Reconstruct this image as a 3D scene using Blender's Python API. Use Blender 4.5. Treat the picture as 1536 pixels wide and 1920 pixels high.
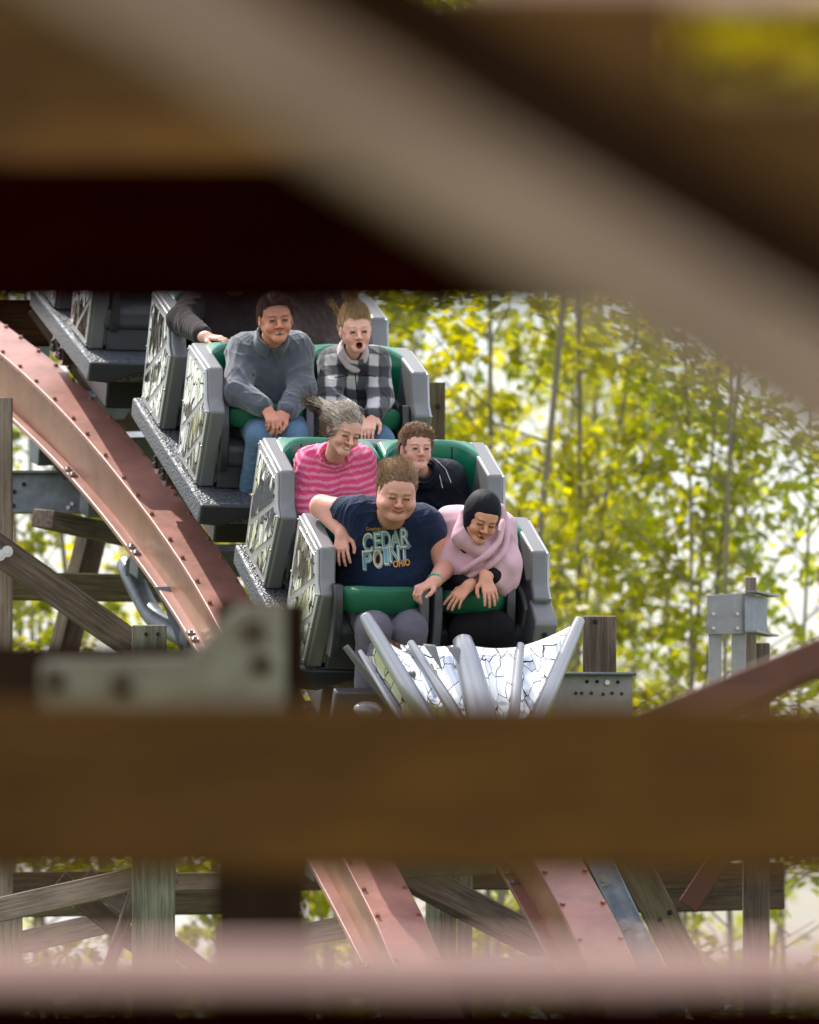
import bpy, bmesh, math, random
import numpy as np
from mathutils import Vector, Matrix
from mathutils.bvhtree import BVHTree
for o in list(bpy.data.objects): bpy.data.objects.remove(o)
random.seed(7); RNG = np.random.default_rng(7)
R = math.radians
sc = bpy.context.scene
COL = sc.collection
# ------------------------------------------------------------------ camera
D0 = 40.0; SPX = 0.0025; PITCH = R(4.0); CAMZ = 1.7
cam = bpy.data.cameras.new('camera'); camo = bpy.data.objects.new('camera', cam); COL.objects.link(camo)
camo.location = (0, -D0, CAMZ); camo.rotation_euler = (math.pi/2 + PITCH, 0, 0)
cam.sensor_fit = 'VERTICAL'; cam.sensor_height = 36; cam.lens = 300
cam.clip_start = 0.3; cam.clip_end = 3000
cam.dof.use_dof = True; cam.dof.focus_distance = D0 + 0.3; cam.dof.aperture_fstop = 3.3
sc.camera = camo
CF = Vector((0, math.cos(PITCH), math.sin(PITCH))); CU = Vector((0, -math.sin(PITCH), math.cos(PITCH)))
CC = Vector(camo.location)
def ray(px, py):                      # unscaled direction reaching the plane 40 m ahead
    return Vector((1, 0, 0))*((px-768)*SPX) + CU*((960-py)*SPX) + CF*D0
def at(px, py, Y):                    # a point of the place seen at that pixel, Y metres beyond the train
    return CC + ray(px, py)*((D0+Y)/D0)
# ------------------------------------------------------------------ light
SUN_EL = R(56); SUN_AZ = R(-38)       # azimuth from +Y (behind the train) towards +X
w = bpy.data.worlds.new('World'); sc.world = w; w.use_nodes = True
nt = w.node_tree; nt.nodes.clear()
sky = nt.nodes.new('ShaderNodeTexSky'); sky.sky_type = 'NISHITA'; sky.sun_disc = False
sky.sun_elevation = SUN_EL; sky.sun_rotation = SUN_AZ; sky.air_density = 1.0; sky.dust_density = 3.0; sky.ozone_density = 1.0
tc = nt.nodes.new('ShaderNodeTexCoord'); mp = nt.nodes.new('ShaderNodeMapping'); mp.inputs['Scale'].default_value = (1, 1, 2.5)
nz = nt.nodes.new('ShaderNodeTexNoise'); nz.inputs['Scale'].default_value = 2.2; nz.inputs['Detail'].default_value = 6
rp = nt.nodes.new('ShaderNodeValToRGB'); rp.color_ramp.elements[0].position = .36; rp.color_ramp.elements[1].position = .58
mx = nt.nodes.new('ShaderNodeMixRGB'); mx.inputs[2].default_value = (7.6, 7.8, 8.4, 1)
bg = nt.nodes.new('ShaderNodeBackground'); bg.inputs[1].default_value = 0.12
wo = nt.nodes.new('ShaderNodeOutputWorld')
L = nt.links.new
L(tc.outputs['Generated'], mp.inputs[0]); L(mp.outputs[0], nz.inputs[0]); L(nz.outputs[0], rp.inputs[0])
L(rp.outputs[0], mx.inputs[0]); L(sky.outputs[0], mx.inputs[1]); L(mx.outputs[0], bg.inputs[0]); L(bg.outputs[0], wo.inputs[0])
sun = bpy.data.lights.new('sun', 'SUN'); sun.energy = 3.6; sun.angle = R(0.6); sun.color = (1, .95, .87)
suno = bpy.data.objects.new('sun', sun); COL.objects.link(suno)
sd = Vector((math.sin(SUN_AZ)*math.cos(SUN_EL), math.cos(SUN_AZ)*math.cos(SUN_EL), math.sin(SUN_EL)))
suno.rotation_euler = sd.to_track_quat('Z', 'Y').to_euler(); suno.location = (-10, 20, 30)
vs = sc.view_settings; vs.view_transform = 'Standard'; vs.look = 'None'; vs.gamma = 1; vs.exposure = 1.0
cy = sc.cycles; cy.use_denoising = True; cy.max_bounces = 7; cy.transparent_max_bounces = 6; cy.caustics_reflective = False
cy.use_adaptive_sampling = False; cy.sample_clamp_indirect = 6
# ------------------------------------------------------------------ materials
def nmat(name):
    m = bpy.data.materials.new(name); m.use_nodes = True
    t = m.node_tree; b = t.nodes['Principled BSDF']
    return m, t, b
def pmat(name, col, rough=.5, metal=0, var=.0, vs_=8, bump=0, bs=60, stretch=(1, 1, 1), col2=None, coat=0, spec=.5, attr=False, sss=0, dist=.01, sheen=0):
    m, t, b = nmat(name)
    b.inputs['Roughness'].default_value = rough; b.inputs['Metallic'].default_value = metal
    b.inputs['Coat Weight'].default_value = coat; b.inputs['Specular IOR Level'].default_value = spec
    if sss: b.inputs['Subsurface Weight'].default_value = sss; b.inputs['Subsurface Radius'].default_value = (.012, .005, .003); b.inputs['Subsurface Scale'].default_value = 1
    if sheen: b.inputs['Sheen Weight'].default_value = sheen; b.inputs['Sheen Roughness'].default_value = .5
    tc = t.nodes.new('ShaderNodeTexCoord'); mp = t.nodes.new('ShaderNodeMapping'); mp.inputs['Scale'].default_value = stretch
    t.links.new(tc.outputs['Object'], mp.inputs[0])
    src = None
    if attr:
        a = t.nodes.new('ShaderNodeAttribute'); a.attribute_name = 'Col'; src = a.outputs['Color']
    if var or col2:
        n = t.nodes.new('ShaderNodeTexNoise'); n.inputs['Scale'].default_value = vs_; n.inputs['Detail'].default_value = 7; n.inputs['Roughness'].default_value = .62
        t.links.new(mp.outputs[0], n.inputs[0])
        r = t.nodes.new('ShaderNodeValToRGB'); r.color_ramp.elements[0].position = .32; r.color_ramp.elements[1].position = .68
        c2 = col2 if col2 else tuple(c*(1-var) for c in col)
        if attr:
            r.color_ramp.elements[0].color = (1-var,)*3+(1,); r.color_ramp.elements[1].color = (1, 1, 1, 1)
            mm = t.nodes.new('ShaderNodeMixRGB'); mm.blend_type = 'MULTIPLY'; mm.inputs[0].default_value = 1
            t.links.new(n.outputs[0], r.inputs[0]); t.links.new(src, mm.inputs[1]); t.links.new(r.outputs[0], mm.inputs[2]); src = mm.outputs[0]
        else:
            r.color_ramp.elements[0].color = c2+(1,); r.color_ramp.elements[1].color = tuple(col)+(1,)
            t.links.new(n.outputs[0], r.inputs[0]); src = r.outputs[0]
    if src: t.links.new(src, b.inputs['Base Color'])
    else: b.inputs['Base Color'].default_value = tuple(col)+(1,)
    if bump:
        n2 = t.nodes.new('ShaderNodeTexNoise'); n2.inputs['Scale'].default_value = bs; n2.inputs['Detail'].default_value = 5
        bn = t.nodes.new('ShaderNodeBump'); bn.inputs['Strength'].default_value = bump; bn.inputs['Distance'].default_value = dist
        t.links.new(mp.outputs[0], n2.inputs[0]); t.links.new(n2.outputs[0], bn.inputs['Height']); t.links.new(bn.outputs[0], b.inputs['Normal'])
    return m
def wood(name, c1, c2, rough=.8):
    m, t, b = nmat(name); b.inputs['Roughness'].default_value = rough; b.inputs['Specular IOR Level'].default_value = .2 if c1[0] > .05 else 0
    tc = t.nodes.new('ShaderNodeTexCoord')
    def noise(sc_, scale, det=6, dis=0):
        mp = t.nodes.new('ShaderNodeMapping'); mp.inputs['Scale'].default_value = sc_
        n = t.nodes.new('ShaderNodeTexNoise'); n.inputs['Scale'].default_value = scale; n.inputs['Detail'].default_value = det; n.inputs['Distortion'].default_value = dis
        t.links.new(tc.outputs['Object'], mp.inputs[0]); t.links.new(mp.outputs[0], n.inputs[0]); return n.outputs[0]
    g = noise((.5, 9, 9), 7, 8, .8); l = noise((1, 1, 1), 2.5, 3); f = noise((1.2, 50, 50), 6, 3)
    r = t.nodes.new('ShaderNodeValToRGB'); r.color_ramp.elements[0].position = .33; r.color_ramp.elements[1].position = .66
    r.color_ramp.elements[0].color = c2+(1,); r.color_ramp.elements[1].color = c1+(1,)
    t.links.new(g, r.inputs[0])
    rl = t.nodes.new('ShaderNodeValToRGB'); rl.color_ramp.elements[0].color = (.62, .6, .58, 1); rl.color_ramp.elements[1].color = (1.15, 1.12, 1.08, 1)
    rl.color_ramp.elements[0].position = .3; rl.color_ramp.elements[1].position = .7
    t.links.new(l, rl.inputs[0])
    mm = t.nodes.new('ShaderNodeMixRGB'); mm.blend_type = 'MULTIPLY'; mm.inputs[0].default_value = 1
    t.links.new(r.outputs[0], mm.inputs[1]); t.links.new(rl.outputs[0], mm.inputs[2])
    # narrow dark checks along the grain
    cr = t.nodes.new('ShaderNodeValToRGB'); cr.color_ramp.elements[0].position = .36; cr.color_ramp.elements[1].position = .41
    cr.color_ramp.elements[0].color = (.45, .42, .4, 1); cr.color_ramp.elements[1].color = (1, 1, 1, 1); t.links.new(f, cr.inputs[0])
    m2 = t.nodes.new('ShaderNodeMixRGB'); m2.blend_type = 'MULTIPLY'; m2.inputs[0].default_value = .8
    t.links.new(mm.outputs[0], m2.inputs[1]); t.links.new(cr.outputs[0], m2.inputs[2]); t.links.new(m2.outputs[0], b.inputs['Base Color'])
    bn = t.nodes.new('ShaderNodeBump'); bn.inputs['Strength'].default_value = .5; bn.inputs['Distance'].default_value = .006
    t.links.new(f, bn.inputs['Height']); t.links.new(bn.outputs[0], b.inputs['Normal'])
    return m
M = {}
M['wood_pale'] = wood('pale_timber', (.36, .29, .235), (.2, .155, .12))
M['wood_grey'] = wood('weathered_timber', (.22, .17, .14), (.1, .072, .055))
M['wood_green'] = wood('treated_timber', (.27, .27, .2), (.15, .14, .1))
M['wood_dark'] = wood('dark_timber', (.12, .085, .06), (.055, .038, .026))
M['wood_olive'] = wood('olive_timber', (.17, .14, .08), (.08, .06, .035))
M['wood_brown'] = wood('brown_timber', (.14, .062, .008), (.085, .034, .005))
M['wood_tan'] = wood('tan_timber', (.17, .078, .016), (.09, .038, .007))
M['wood_beige'] = wood('beige_timber', (.39, .27, .195), (.27, .18, .125))
M['wood_black'] = wood('shade_black_timber', (.012, .0008, .0005), (.008, .0005, .0004))  # deep shade put into the base colour of these beams
M['wood_umber'] = wood('umber_timber', (.035, .017, .009), (.02, .01, .005))
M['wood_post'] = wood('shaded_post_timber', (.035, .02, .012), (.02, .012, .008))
M['rail'] = pmat('rose_painted_steel', (.36, .165, .125), .42, 0, .38, 3.5, .12, 25, spec=.5, coat=.15)
M['rail_top'] = pmat('rose_running_plate', (.37, .165, .13), .45, .1, .4, 5, .15, 40, spec=.5)
M['rail_web'] = pmat('orange_rose_web', (.38, .18, .1), .5, 0, .38, 4, .1, 30)
M['rail_near'] = pmat('rust_rose_steel', (.12, .035, .016), .6, 0, .3, 6, .1, 30)
M['rail_pale'] = pmat('pale_rose_steel', (.8, .48, .4), .5, 0, .12, 5)
M['galv'] = pmat('galvanised_steel', (.2, .22, .25), .45, .6, .4, 14, .1, 40)
M['galv_pale'] = pmat('pale_galvanised_steel', (.34, .33, .325), .5, .45, .25, 12)
M['bolt'] = pmat('bolt_steel', (.45, .42, .4), .3, .9)
M['bolt_brown'] = pmat('rose_bolt_head', (.32, .14, .1), .35, .4)
M['hole'] = pmat('dark_bolt_recess', (.012, .01, .009), .8)
M['shell'] = pmat('grey_moulded_shell', (.165, .165, .172), .42, .05, .1, 3, .02, 300, coat=.25)
M['shell_dark'] = pmat('dark_grey_plastic', (.05, .052, .06), .5, 0, .25, 6)
M['frame'] = pmat('silver_frame', (.4, .4, .4), .36, .7, .15, 10)
M['chrome'] = pmat('silver_tube', (.42, .42, .44), .33, .55, .1, 5)
M['green'] = pmat('green_moulded_foam', (.006, .165, .088), .3, 0, .12, 3, .03, 80, coat=.35)
M['green_bar'] = pmat('green_lap_pad', (.003, .115, .055), .6, 0, .15, 4)
M['seam'] = pmat('dark_seam', (.002, .03, .016), .8)
M['black'] = pmat('black_plastic', (.012, .012, .015), .32, 0, coat=.2)
M['arm'] = pmat('charcoal_arm_cover', (.1, .1, .12), .4, 0, .15, 8)
M['rubber'] = pmat('black_rubber', (.014, .015, .018), .55)
M['wheel'] = pmat('greasy_wheel_steel', (.12, .1, .085), .35, .7, .5, 20)
M['plate'] = pmat('painted_gusset_plate', (.26, .235, .175), .6, 0, .35, 6, col2=(.12, .09, .055))
def deck_mat():
    m, t, b = nmat('textured_grey_deck'); b.inputs['Base Color'].default_value = (.22, .235, .255, 1); b.inputs['Roughness'].default_value = .42; b.inputs['Metallic'].default_value = .3
    tc = t.nodes.new('ShaderNodeTexCoord'); v = t.nodes.new('ShaderNodeTexVoronoi'); v.inputs['Scale'].default_value = 75
    bn = t.nodes.new('ShaderNodeBump'); bn.inputs['Strength'].default_value = .9; bn.inputs['Distance'].default_value = .006
    t.links.new(tc.outputs['Object'], v.inputs[0]); t.links.new(v.outputs['Distance'], bn.inputs['Height']); t.links.new(bn.outputs[0], b.inputs['Normal'])
    r = t.nodes.new('ShaderNodeValToRGB'); r.color_ramp.elements[0].color = (.17, .18, .195, 1); r.color_ramp.elements[1].color = (.05, .055, .065, 1)
    r.color_ramp.elements[1].position = .7
    t.links.new(v.outputs['Distance'], r.inputs[0]); t.links.new(r.outputs[0], b.inputs['Base Color'])
    return m
M['deck'] = deck_mat()
def mirror_mat(name, scale, stretch, tilt=.25, line=.035):
    m, t, b = nmat(name)
    tc = t.nodes.new('ShaderNodeTexCoord'); mp = t.nodes.new('ShaderNodeMapping'); mp.inputs['Scale'].default_value = stretch
    nn = t.nodes.new('ShaderNodeTexNoise'); nn.inputs['Scale'].default_value = 7; ad = t.nodes.new('ShaderNodeMixRGB'); ad.blend_type = 'LINEAR_LIGHT'; ad.inputs[0].default_value = .035
    t.links.new(tc.outputs['Object'], nn.inputs[0]); t.links.new(tc.outputs['Object'], ad.inputs[1]); t.links.new(nn.outputs['Color'], ad.inputs[2]); t.links.new(ad.outputs[0], mp.inputs[0])
    v = t.nodes.new('ShaderNodeTexVoronoi'); v.feature = 'DISTANCE_TO_EDGE'; v.inputs['Scale'].default_value = scale
    c = t.nodes.new('ShaderNodeTexVoronoi'); c.inputs['Scale'].default_value = scale
    t.links.new(mp.outputs[0], v.inputs[0]); t.links.new(mp.outputs[0], c.inputs[0])
    ge = t.nodes.new('ShaderNodeMath'); ge.operation = 'GREATER_THAN'; ge.inputs[1].default_value = line; t.links.new(v.outputs[0], ge.inputs[0])
    gm = t.nodes.new('ShaderNodeNewGeometry')
    sub = t.nodes.new('ShaderNodeVectorMath'); sub.operation = 'SUBTRACT'; sub.inputs[1].default_value = (.5, .5, .5); t.links.new(c.outputs['Color'], sub.inputs[0])
    scl = t.nodes.new('ShaderNodeVectorMath'); scl.operation = 'SCALE'; scl.inputs[3].default_value = tilt; t.links.new(sub.outputs[0], scl.inputs[0])
    add = t.nodes.new('ShaderNodeVectorMath'); add.operation = 'ADD'; t.links.new(gm.outputs['Normal'], add.inputs[0]); t.links.new(scl.outputs[0], add.inputs[1])
    nr = t.nodes.new('ShaderNodeVectorMath'); nr.operation = 'NORMALIZE'; t.links.new(add.outputs[0], nr.inputs[0]); t.links.new(nr.outputs[0], b.inputs['Normal'])
    mc = t.nodes.new('ShaderNodeMixRGB'); mc.inputs[1].default_value = (.05, .04, .028, 1); mc.inputs[2].default_value = (.86, .86, .85, 1)
    t.links.new(ge.outputs[0], mc.inputs[0]); t.links.new(mc.outputs[0], b.inputs['Base Color'])
    b.inputs['Metallic'].default_value = 1
    mr = t.nodes.new('ShaderNodeMapRange'); mr.inputs[3].default_value = .7; mr.inputs[4].default_value = .09; t.links.new(ge.outputs[0], mr.inputs[0]); t.links.new(mr.outputs[0], b.inputs['Roughness'])
    return m
M['mirror'] = mirror_mat('cracked_mirror', 15, (1, 1.6, .55), .06, .05)
M['mirror_nose'] = mirror_mat('cracked_nose_mirror', 13, (1.7, .7, .6), .05, .02)
# ------------------------------------------------------------------ mesh helpers
def tag(o, label=None, cat=None, group=None, kind=None):
    if label: o['label'] = label
    if cat: o['category'] = cat
    if group: o['group'] = group
    if kind: o['kind'] = kind
    return o
def empty(name, mat=None):
    o = bpy.data.objects.new(name, None); COL.objects.link(o); o.empty_display_size = .1
    if mat is not None: o.matrix_world = mat
    return o
class MB:
    def __init__(s): s.v = []; s.f = []; s.mi = []
    def add(s, v, f, mi=0):
        n = len(s.v); s.v += [tuple(x) for x in v]; s.f += [tuple(i+n for i in q) for q in f]; s.mi += [mi]*len(f)
    def box(s, c, h, m=None, mi=0):     # centre, half sizes
        c = Vector(c); v = []
        for dz in (-1, 1):
            for dy in (-1, 1):
                for dx in (-1, 1):
                    p = Vector((dx*h[0], dy*h[1], dz*h[2]))
                    if m is not None: p = m @ p
                    v.append(c+p)
        s.add(v, [(0, 2, 3, 1), (4, 5, 7, 6), (0, 1, 5, 4), (2, 6, 7, 3), (0, 4, 6, 2), (1, 3, 7, 5)], mi)
    def prism(s, poly, o, ex, ey, ez, t0, t1, mi=0):   # poly in ex,ey plane, extruded t0..t1 along ez
        n = len(poly); v = [o+ex*a+ey*b+ez*t0 for a, b in poly]+[o+ex*a+ey*b+ez*t1 for a, b in poly]
        f = [tuple(range(n))[::-1], tuple(range(n, 2*n))]+[(i, (i+1) % n, n+(i+1) % n, n+i) for i in range(n)]
        s.add(v, f, mi)
    def tube(s, pts, rad, seg=12, cap=True, mi=0):
        pts = [Vector(p) for p in pts]; n = len(pts)
        if not hasattr(rad, '__len__'): rad = [rad]*n
        up = None; v = []
        for i, p in enumerate(pts):
            t = (pts[min(i+1, n-1)]-pts[max(i-1, 0)]).normalized()
            if up is None: up = t.orthogonal().normalized()
            up = (up-t*up.dot(t)).normalized(); sd_ = t.cross(up)
            for k in range(seg):
                a = 2*math.pi*k/seg; v.append(p+(up*math.cos(a)+sd_*math.sin(a))*rad[i])
        f = []
        for i in range(n-1):
            for k in range(seg):
                k2 = (k+1) % seg; f.append((i*seg+k, i*seg+k2, (i+1)*seg+k2, (i+1)*seg+k))
        if cap: f += [tuple(range(seg))[::-1], tuple((n-1)*seg+k for k in range(seg))]
        s.add(v, f, mi)
    def ball(s, c, r, seg=10, mi=0, sq=(1, 1, 1)):
        c = Vector(c); v = []; f = []
        for i in range(1, seg//2):
            th = math.pi*i/(seg//2)
            for k in range(seg):
                a = 2*math.pi*k/seg; v.append(c+Vector((r*sq[0]*math.sin(th)*math.cos(a), r*sq[1]*math.sin(th)*math.sin(a), r*sq[2]*math.cos(th))))
        nr_ = seg//2-1; v += [c+Vector((0, 0, r*sq[2])), c-Vector((0, 0, r*sq[2]))]
        for i in range(nr_-1):
            for k in range(seg): f.append((i*seg+k, (i+1)*seg+k, (i+1)*seg+(k+1) % seg, i*seg+(k+1) % seg))
        for k in range(seg): f.append((len(v)-2, k, (k+1) % seg)); f.append((len(v)-1, (nr_-1)*seg+(k+1) % seg, (nr_-1)*seg+k))
        s.add(v, f, mi)
    def build(s, name, mats, parent=None, bevel=0, smooth=False, seg=2):
        me = bpy.data.meshes.new(name); me.from_pydata(s.v, [], s.f)
        if not isinstance(mats, (list, tuple)): mats = [mats]
        for m in mats: me.materials.append(m)
        if len(mats) > 1: me.polygons.foreach_set('material_index', s.mi)
        bm = bmesh.new(); bm.from_mesh(me); bmesh.ops.recalc_face_normals(bm, faces=bm.faces); bm.to_mesh(me); bm.free()
        o = bpy.data.objects.new(name, me); COL.objects.link(o)
        if parent: o.parent = parent
        if bevel:
            b = o.modifiers.new('bevel', 'BEVEL'); b.width = bevel; b.segments = seg; b.limit_method = 'ANGLE'; b.angle_limit = R(28); b.harden_normals = False
            me.polygons.foreach_set('use_smooth', [True]*len(me.polygons))
            try: me.set_sharp_from_angle(angle=R(50))
            except Exception: pass
        elif smooth:
            me.polygons.foreach_set('use_smooth', [True]*len(me.polygons))
            me.set_sharp_from_angle(angle=R(45))
        return o
def frame_from(x, hint):                # matrix with local x along the given axis
    x = x.normalized(); y = hint - x*hint.dot(x); y.normalize(); z = x.cross(y)
    return Matrix((x, y, z)).transposed()
def beam(name, p0, p1, wid, hgt, mat, label=None, cat='timber beam', parent=None, roll=0, bev=.006, group=None, hint=Vector((0, 1, 0))):
    """Timber whose local x runs along its length; wid along the view, hgt across it."""
    p0 = Vector(p0); p1 = Vector(p1); ax = p1-p0
    m3 = frame_from(ax, hint)
    if roll: m3 = m3 @ Matrix.Rotation(roll, 3, 'X')
    b = MB(); L_ = ax.length/2; n = max(2, int(L_/.25)); v = []; f = []
    for i in range(n+1):
        x = -L_+2*L_*i/n; jw = 1+random.uniform(-.012, .012); jh = 1+random.uniform(-.012, .012)
        for (sy, sz) in ((-1, -1), (1, -1), (1, 1), (-1, 1)): v.append((x, sy*wid/2*jw, sz*hgt/2*jh))
    for i in range(n):
        for k in range(4): f.append((i*4+k, i*4+(k+1) % 4, i*4+4+(k+1) % 4, i*4+4+k))
    f += [(3, 2, 1, 0), (n*4, n*4+1, n*4+2, n*4+3)]
    b.add(v, f)
    o = b.build(name, mat, parent, bevel=bev)
    o.matrix_world = Matrix.Translation((p0+p1)/2) @ m3.to_4x4()
    if label: tag(o, label, cat, group)
    return o
def bolts(parent, pts, r, axis, mat=None, name='bolt', depth=None):
    """Bolt heads as parts of a beam; pts in world, axis in world."""
    mi = parent.matrix_world.inverted()
    for p in pts:
        b = MB(); a = Vector(axis).normalized(); p = Vector(p); d = depth or r*.8
        b.tube([mi @ p, mi @ (p+a*d)], [r, r*.92], 8); b.tube([mi @ (p-a*.001), mi @ (p+a*d*.25)], [r*1.6, r*1.6], 12)
        b.build(name, mat or M['bolt'], parent, smooth=True)
# ------------------------------------------------------------------ the track
gp = MB(); n = 40
for i in range(n+1):
    for j in range(n+1):
        x = -400+800*i/n; y = -400+800*j/n
        gp.v.append((x, y, -.02 + .25*math.sin(x*.05)*math.cos(y*.043)*(1 if abs(y) > 60 or abs(x) > 60 else 0)))
for i in range(n):
    for j in range(n): a = i*(n+1)+j; gp.f.append((a, a+n+1, a+n+2, a+1)); gp.mi.append(0)
ground = gp.build('ground', pmat('grass_ground', (.085, .11, .025), .9, 0, .5, .6, .5, 30)); tag(ground, kind='structure')
# cars -----------------------------------------------------------------
W = 1.13
def car_matrix(px, py, Y, yaw, pit):
    f = Vector((math.sin(yaw)*math.cos(pit), -math.cos(yaw)*math.cos(pit), -math.sin(pit)))
    b = -f; a = Vector((math.cos(yaw), math.sin(yaw), 0)); u = a.cross(b)
    m3 = Matrix((a, b, u)).transposed()
    o = at(px, py, Y) - m3 @ Vector((-W/2, 0, 0))
    return Matrix.Translation(o) @ m3.to_4x4()
CA = car_matrix(570, 1252, 0, R(15.5), R(29))
CB = car_matrix(368, 913, 1.72, R(15), R(23.5))
CCm = car_matrix(162, 655, 3.5, R(14), R(19))
RS = .85
def rowm(cm, k): return cm @ Matrix.Translation((0, RS*k, 0))
ROWS = {1: rowm(CA, 0), 2: rowm(CA, 1), 3: rowm(CB, 0), 4: rowm(CB, 1), 5: rowm(CCm, 0)}
def Q(row, px, py, yl):                 # pixel meets the row's cross plane at local depth yl
    m = ROWS[row]; o = m @ Vector((0, yl, 0)); n = (m.to_3x3() @ Vector((0, 1, 0)))
    d = ray(px, py); t = (o-CC).dot(n)/d.dot(n); return CC+d*t
SH = [(0, 0), (-.09, .42), (-.02, .465), (.05, .6), (.44, .6), (.44, 0)]
X_, Y_, Z_ = Vector((1, 0, 0)), Vector((0, 1, 0)), Vector((0, 0, 1))
def inset_poly(poly, d):
    n = len(poly); out = []
    area = sum(poly[i][0]*poly[(i+1) % n][1]-poly[(i+1) % n][0]*poly[i][1] for i in range(n)); sg = 1 if area > 0 else -1
    for i in range(n):
        a, b, c = Vector(poly[i-1]), Vector(poly[i]), Vector(poly[(i+1) % n])
        e1 = (b-a).normalized(); e2 = (c-b).normalized(); n1 = Vector((-e1.y, e1.x))*sg; n2 = Vector((-e2.y, e2.x))*sg
        k = n1+n2; k = k/k.dot(n1); out.append(tuple(b+k*d))
    return out
def clip_poly(poly, a, b, c):           # keep a*x+b*y<=c
    out = []
    for i in range(len(poly)):
        p, q = poly[i], poly[(i+1) % len(poly)]; fp = a*p[0]+b*p[1]-c; fq = a*q[0]+b*q[1]-c
        if fp <= 0: out.append(p)
        if fp*fq < 0: t = fp/(fp-fq); out.append((p[0]+(q[0]-p[0])*t, p[1]+(q[1]-p[1])*t))
    return out
def seat_pad(cx):
    """Wrap-around green backrest: plan is a C, swept up and rounded."""
    b = MB(); nx, nz = 16, 10; hw = .245
    def col(i, j, back):
        s = -1+2*i/nx; z = .1+.52*j/nz
        wrap = abs(s)**4; y = .345-.15*wrap*(min(1, .45+.55*(j/nz)))
        if z > .54: y += (z-.54)*.5
        x = cx+s*hw
        if back: y = .42; 
        zz = z-(.02*wrap if j == nz else 0)
        return (x, y, zz)
    v = [col(i, j, 0) for j in range(nz+1) for i in range(nx+1)]+[col(i, j, 1) for j in range(nz+1) for i in range(nx+1)]
    N = (nx+1)*(nz+1); f = []
    for j in range(nz):
        for i in range(nx):
            a = j*(nx+1)+i; f += [(a, a+1, a+nx+2, a+nx+1), (N+a+1, N+a, N+a+nx+1, N+a+nx+2)]
    for i in range(nx):
        a = i; f.append((a+1, a, N+a, N+a+1)); a = nz*(nx+1)+i; f.append((a, a+1, N+a+1, N+a))
    for j in range(nz):
        a = j*(nx+1); f.append((a, a+nx+1, N+a+nx+1, N+a)); a = j*(nx+1)+nx; f.append((a+nx+1, a, N+a, N+a+nx+1))
    b.add(v, f); return b
def make_row(car, y0, front=False):
    T = Vector((0, y0, 0))
    for s in (-1, 1):
        xo = s*W/2; ex = Vector((-s, 0, 0))
        poly = SH
        b = MB(); b.prism([(p[0], p[1]) for p in poly], T+Vector((xo-s*.012, 0, 0)), Y_, Z_, ex, 0, .078)
        sh = b.build('side_shell', M['shell'], car, bevel=.012)
        b = MB(); b.prism([(.0, .02), (-.035, .34), (.06, .38), (.42, .38), (.42, .02)], T+Vector((xo-s*.084, 0, 0)), Y_, Z_, ex, -.002, .024)
        b.build('inner_liner', M['shell'], sh, bevel=.012)
        # outer silver frame with mirror panes
        inner = inset_poly(poly, .012)
        b = MB(); b.prism(inner, T+Vector((xo, 0, 0)), Y_, Z_, ex, -.002, .012)
        fr = b.build('panel_frame', M['frame'], sh, bevel=.003)
        inn = inset_poly(poly, .05)
        cuts = [(-9, .17), (.17, .34), (.34, 9)]; slope = .75
        for lo, hi in [(-9, .115), (.155, .32), (.36, .9)]:
            # bands follow a slanted strut: z + slope*y
            pp = clip_poly(inn, slope, 1, hi+.12); pp = clip_poly(pp, -slope, -1, -(lo+.12))
            if len(pp) < 3: continue
            for half in (0, 1):
                if lo > .3 and half: pq = clip_poly(pp, 1, .0, -9)
                else: pq = pp
                if lo == .155:
                    pq = clip_poly(pp, 1, .15, .25) if half == 0 else clip_poly(pp, -1, -.15, -.285)
                elif half: continue
                if len(pq) < 3: continue
                q = MB(); q.prism(pq, T+Vector((xo, 0, 0)), Y_, Z_, ex, -.0055, .0)
                q.build('mirror_pane', M['mirror'], fr)
        for (yy, zz) in [(.02, .03), (.2, .022), (.41, .03), (.42, .3), (.42, .57), (.25, .578), (.06, .57), (-.06, .41), (-.03, .22)]:
            q = MB(); q.ball(T+Vector((xo+s*.003, yy, zz)), .006, 8); q.build('rivet', M['bolt'], fr, smooth=True)
    # seats
    b = MB(); b.prism([(.40, .0), (.40, .585), (.455, .6), (.5, .0)], T+Vector((-W/2+.09, 0, 0)), Y_, Z_, X_, 0, W-.18)
    b.build('seat_back_shell', M['shell'], car, bevel=.015)
    for cx in (-.255, .255):
        bk = seat_pad(cx).build('backrest', M['green'], car, bevel=.02, seg=3)
        for xx in (-.12, .12):
            wr_ = abs(xx/.245)**4; sm_ = []
            for z in np.linspace(.14, .6, 12):
                y = .345-.15*wr_*(min(1, .45+.55*((z-.1)/.52))); y += max(0, z-.54)*.5; sm_.append(Vector((cx+xx, y, z)))
            q = MB(); q.tube(sm_, .004, 6)
            q.build('pad_seam', M['seam'], bk)
        bk.location = T
        b = MB(); b.prism([(.36, .10), (.36, .19), (.0, .24), (-.05, .22), (-.05, .13), (0, .1)], T+Vector((cx-.235, 0, 0)), Y_, Z_, X_, 0, .47)
        b.build('seat_cushion', M['shell_dark'], car, bevel=.02)
        # grey bolster column between pad and shell
        b = MB(); b.prism([(.2, .1), (.19, .33), (.24, .36), (.40, .36), (.40, .1)], T+Vector((cx+(.2 if cx > 0 else -.26), 0, 0)), Y_, Z_, X_, 0, .06)
        b.build('side_bolster', M['shell'], car, bevel=.012)
    b = MB(); b.prism([(-.02, .0), (-.02, .12), (.4, .12), (.4, 0)], T+Vector((-W/2+.1, 0, 0)), Y_, Z_, X_, 0, W-.2)
    b.build('seat_base', M['shell_dark'], car, bevel=.01)
LAPS = {}
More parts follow.
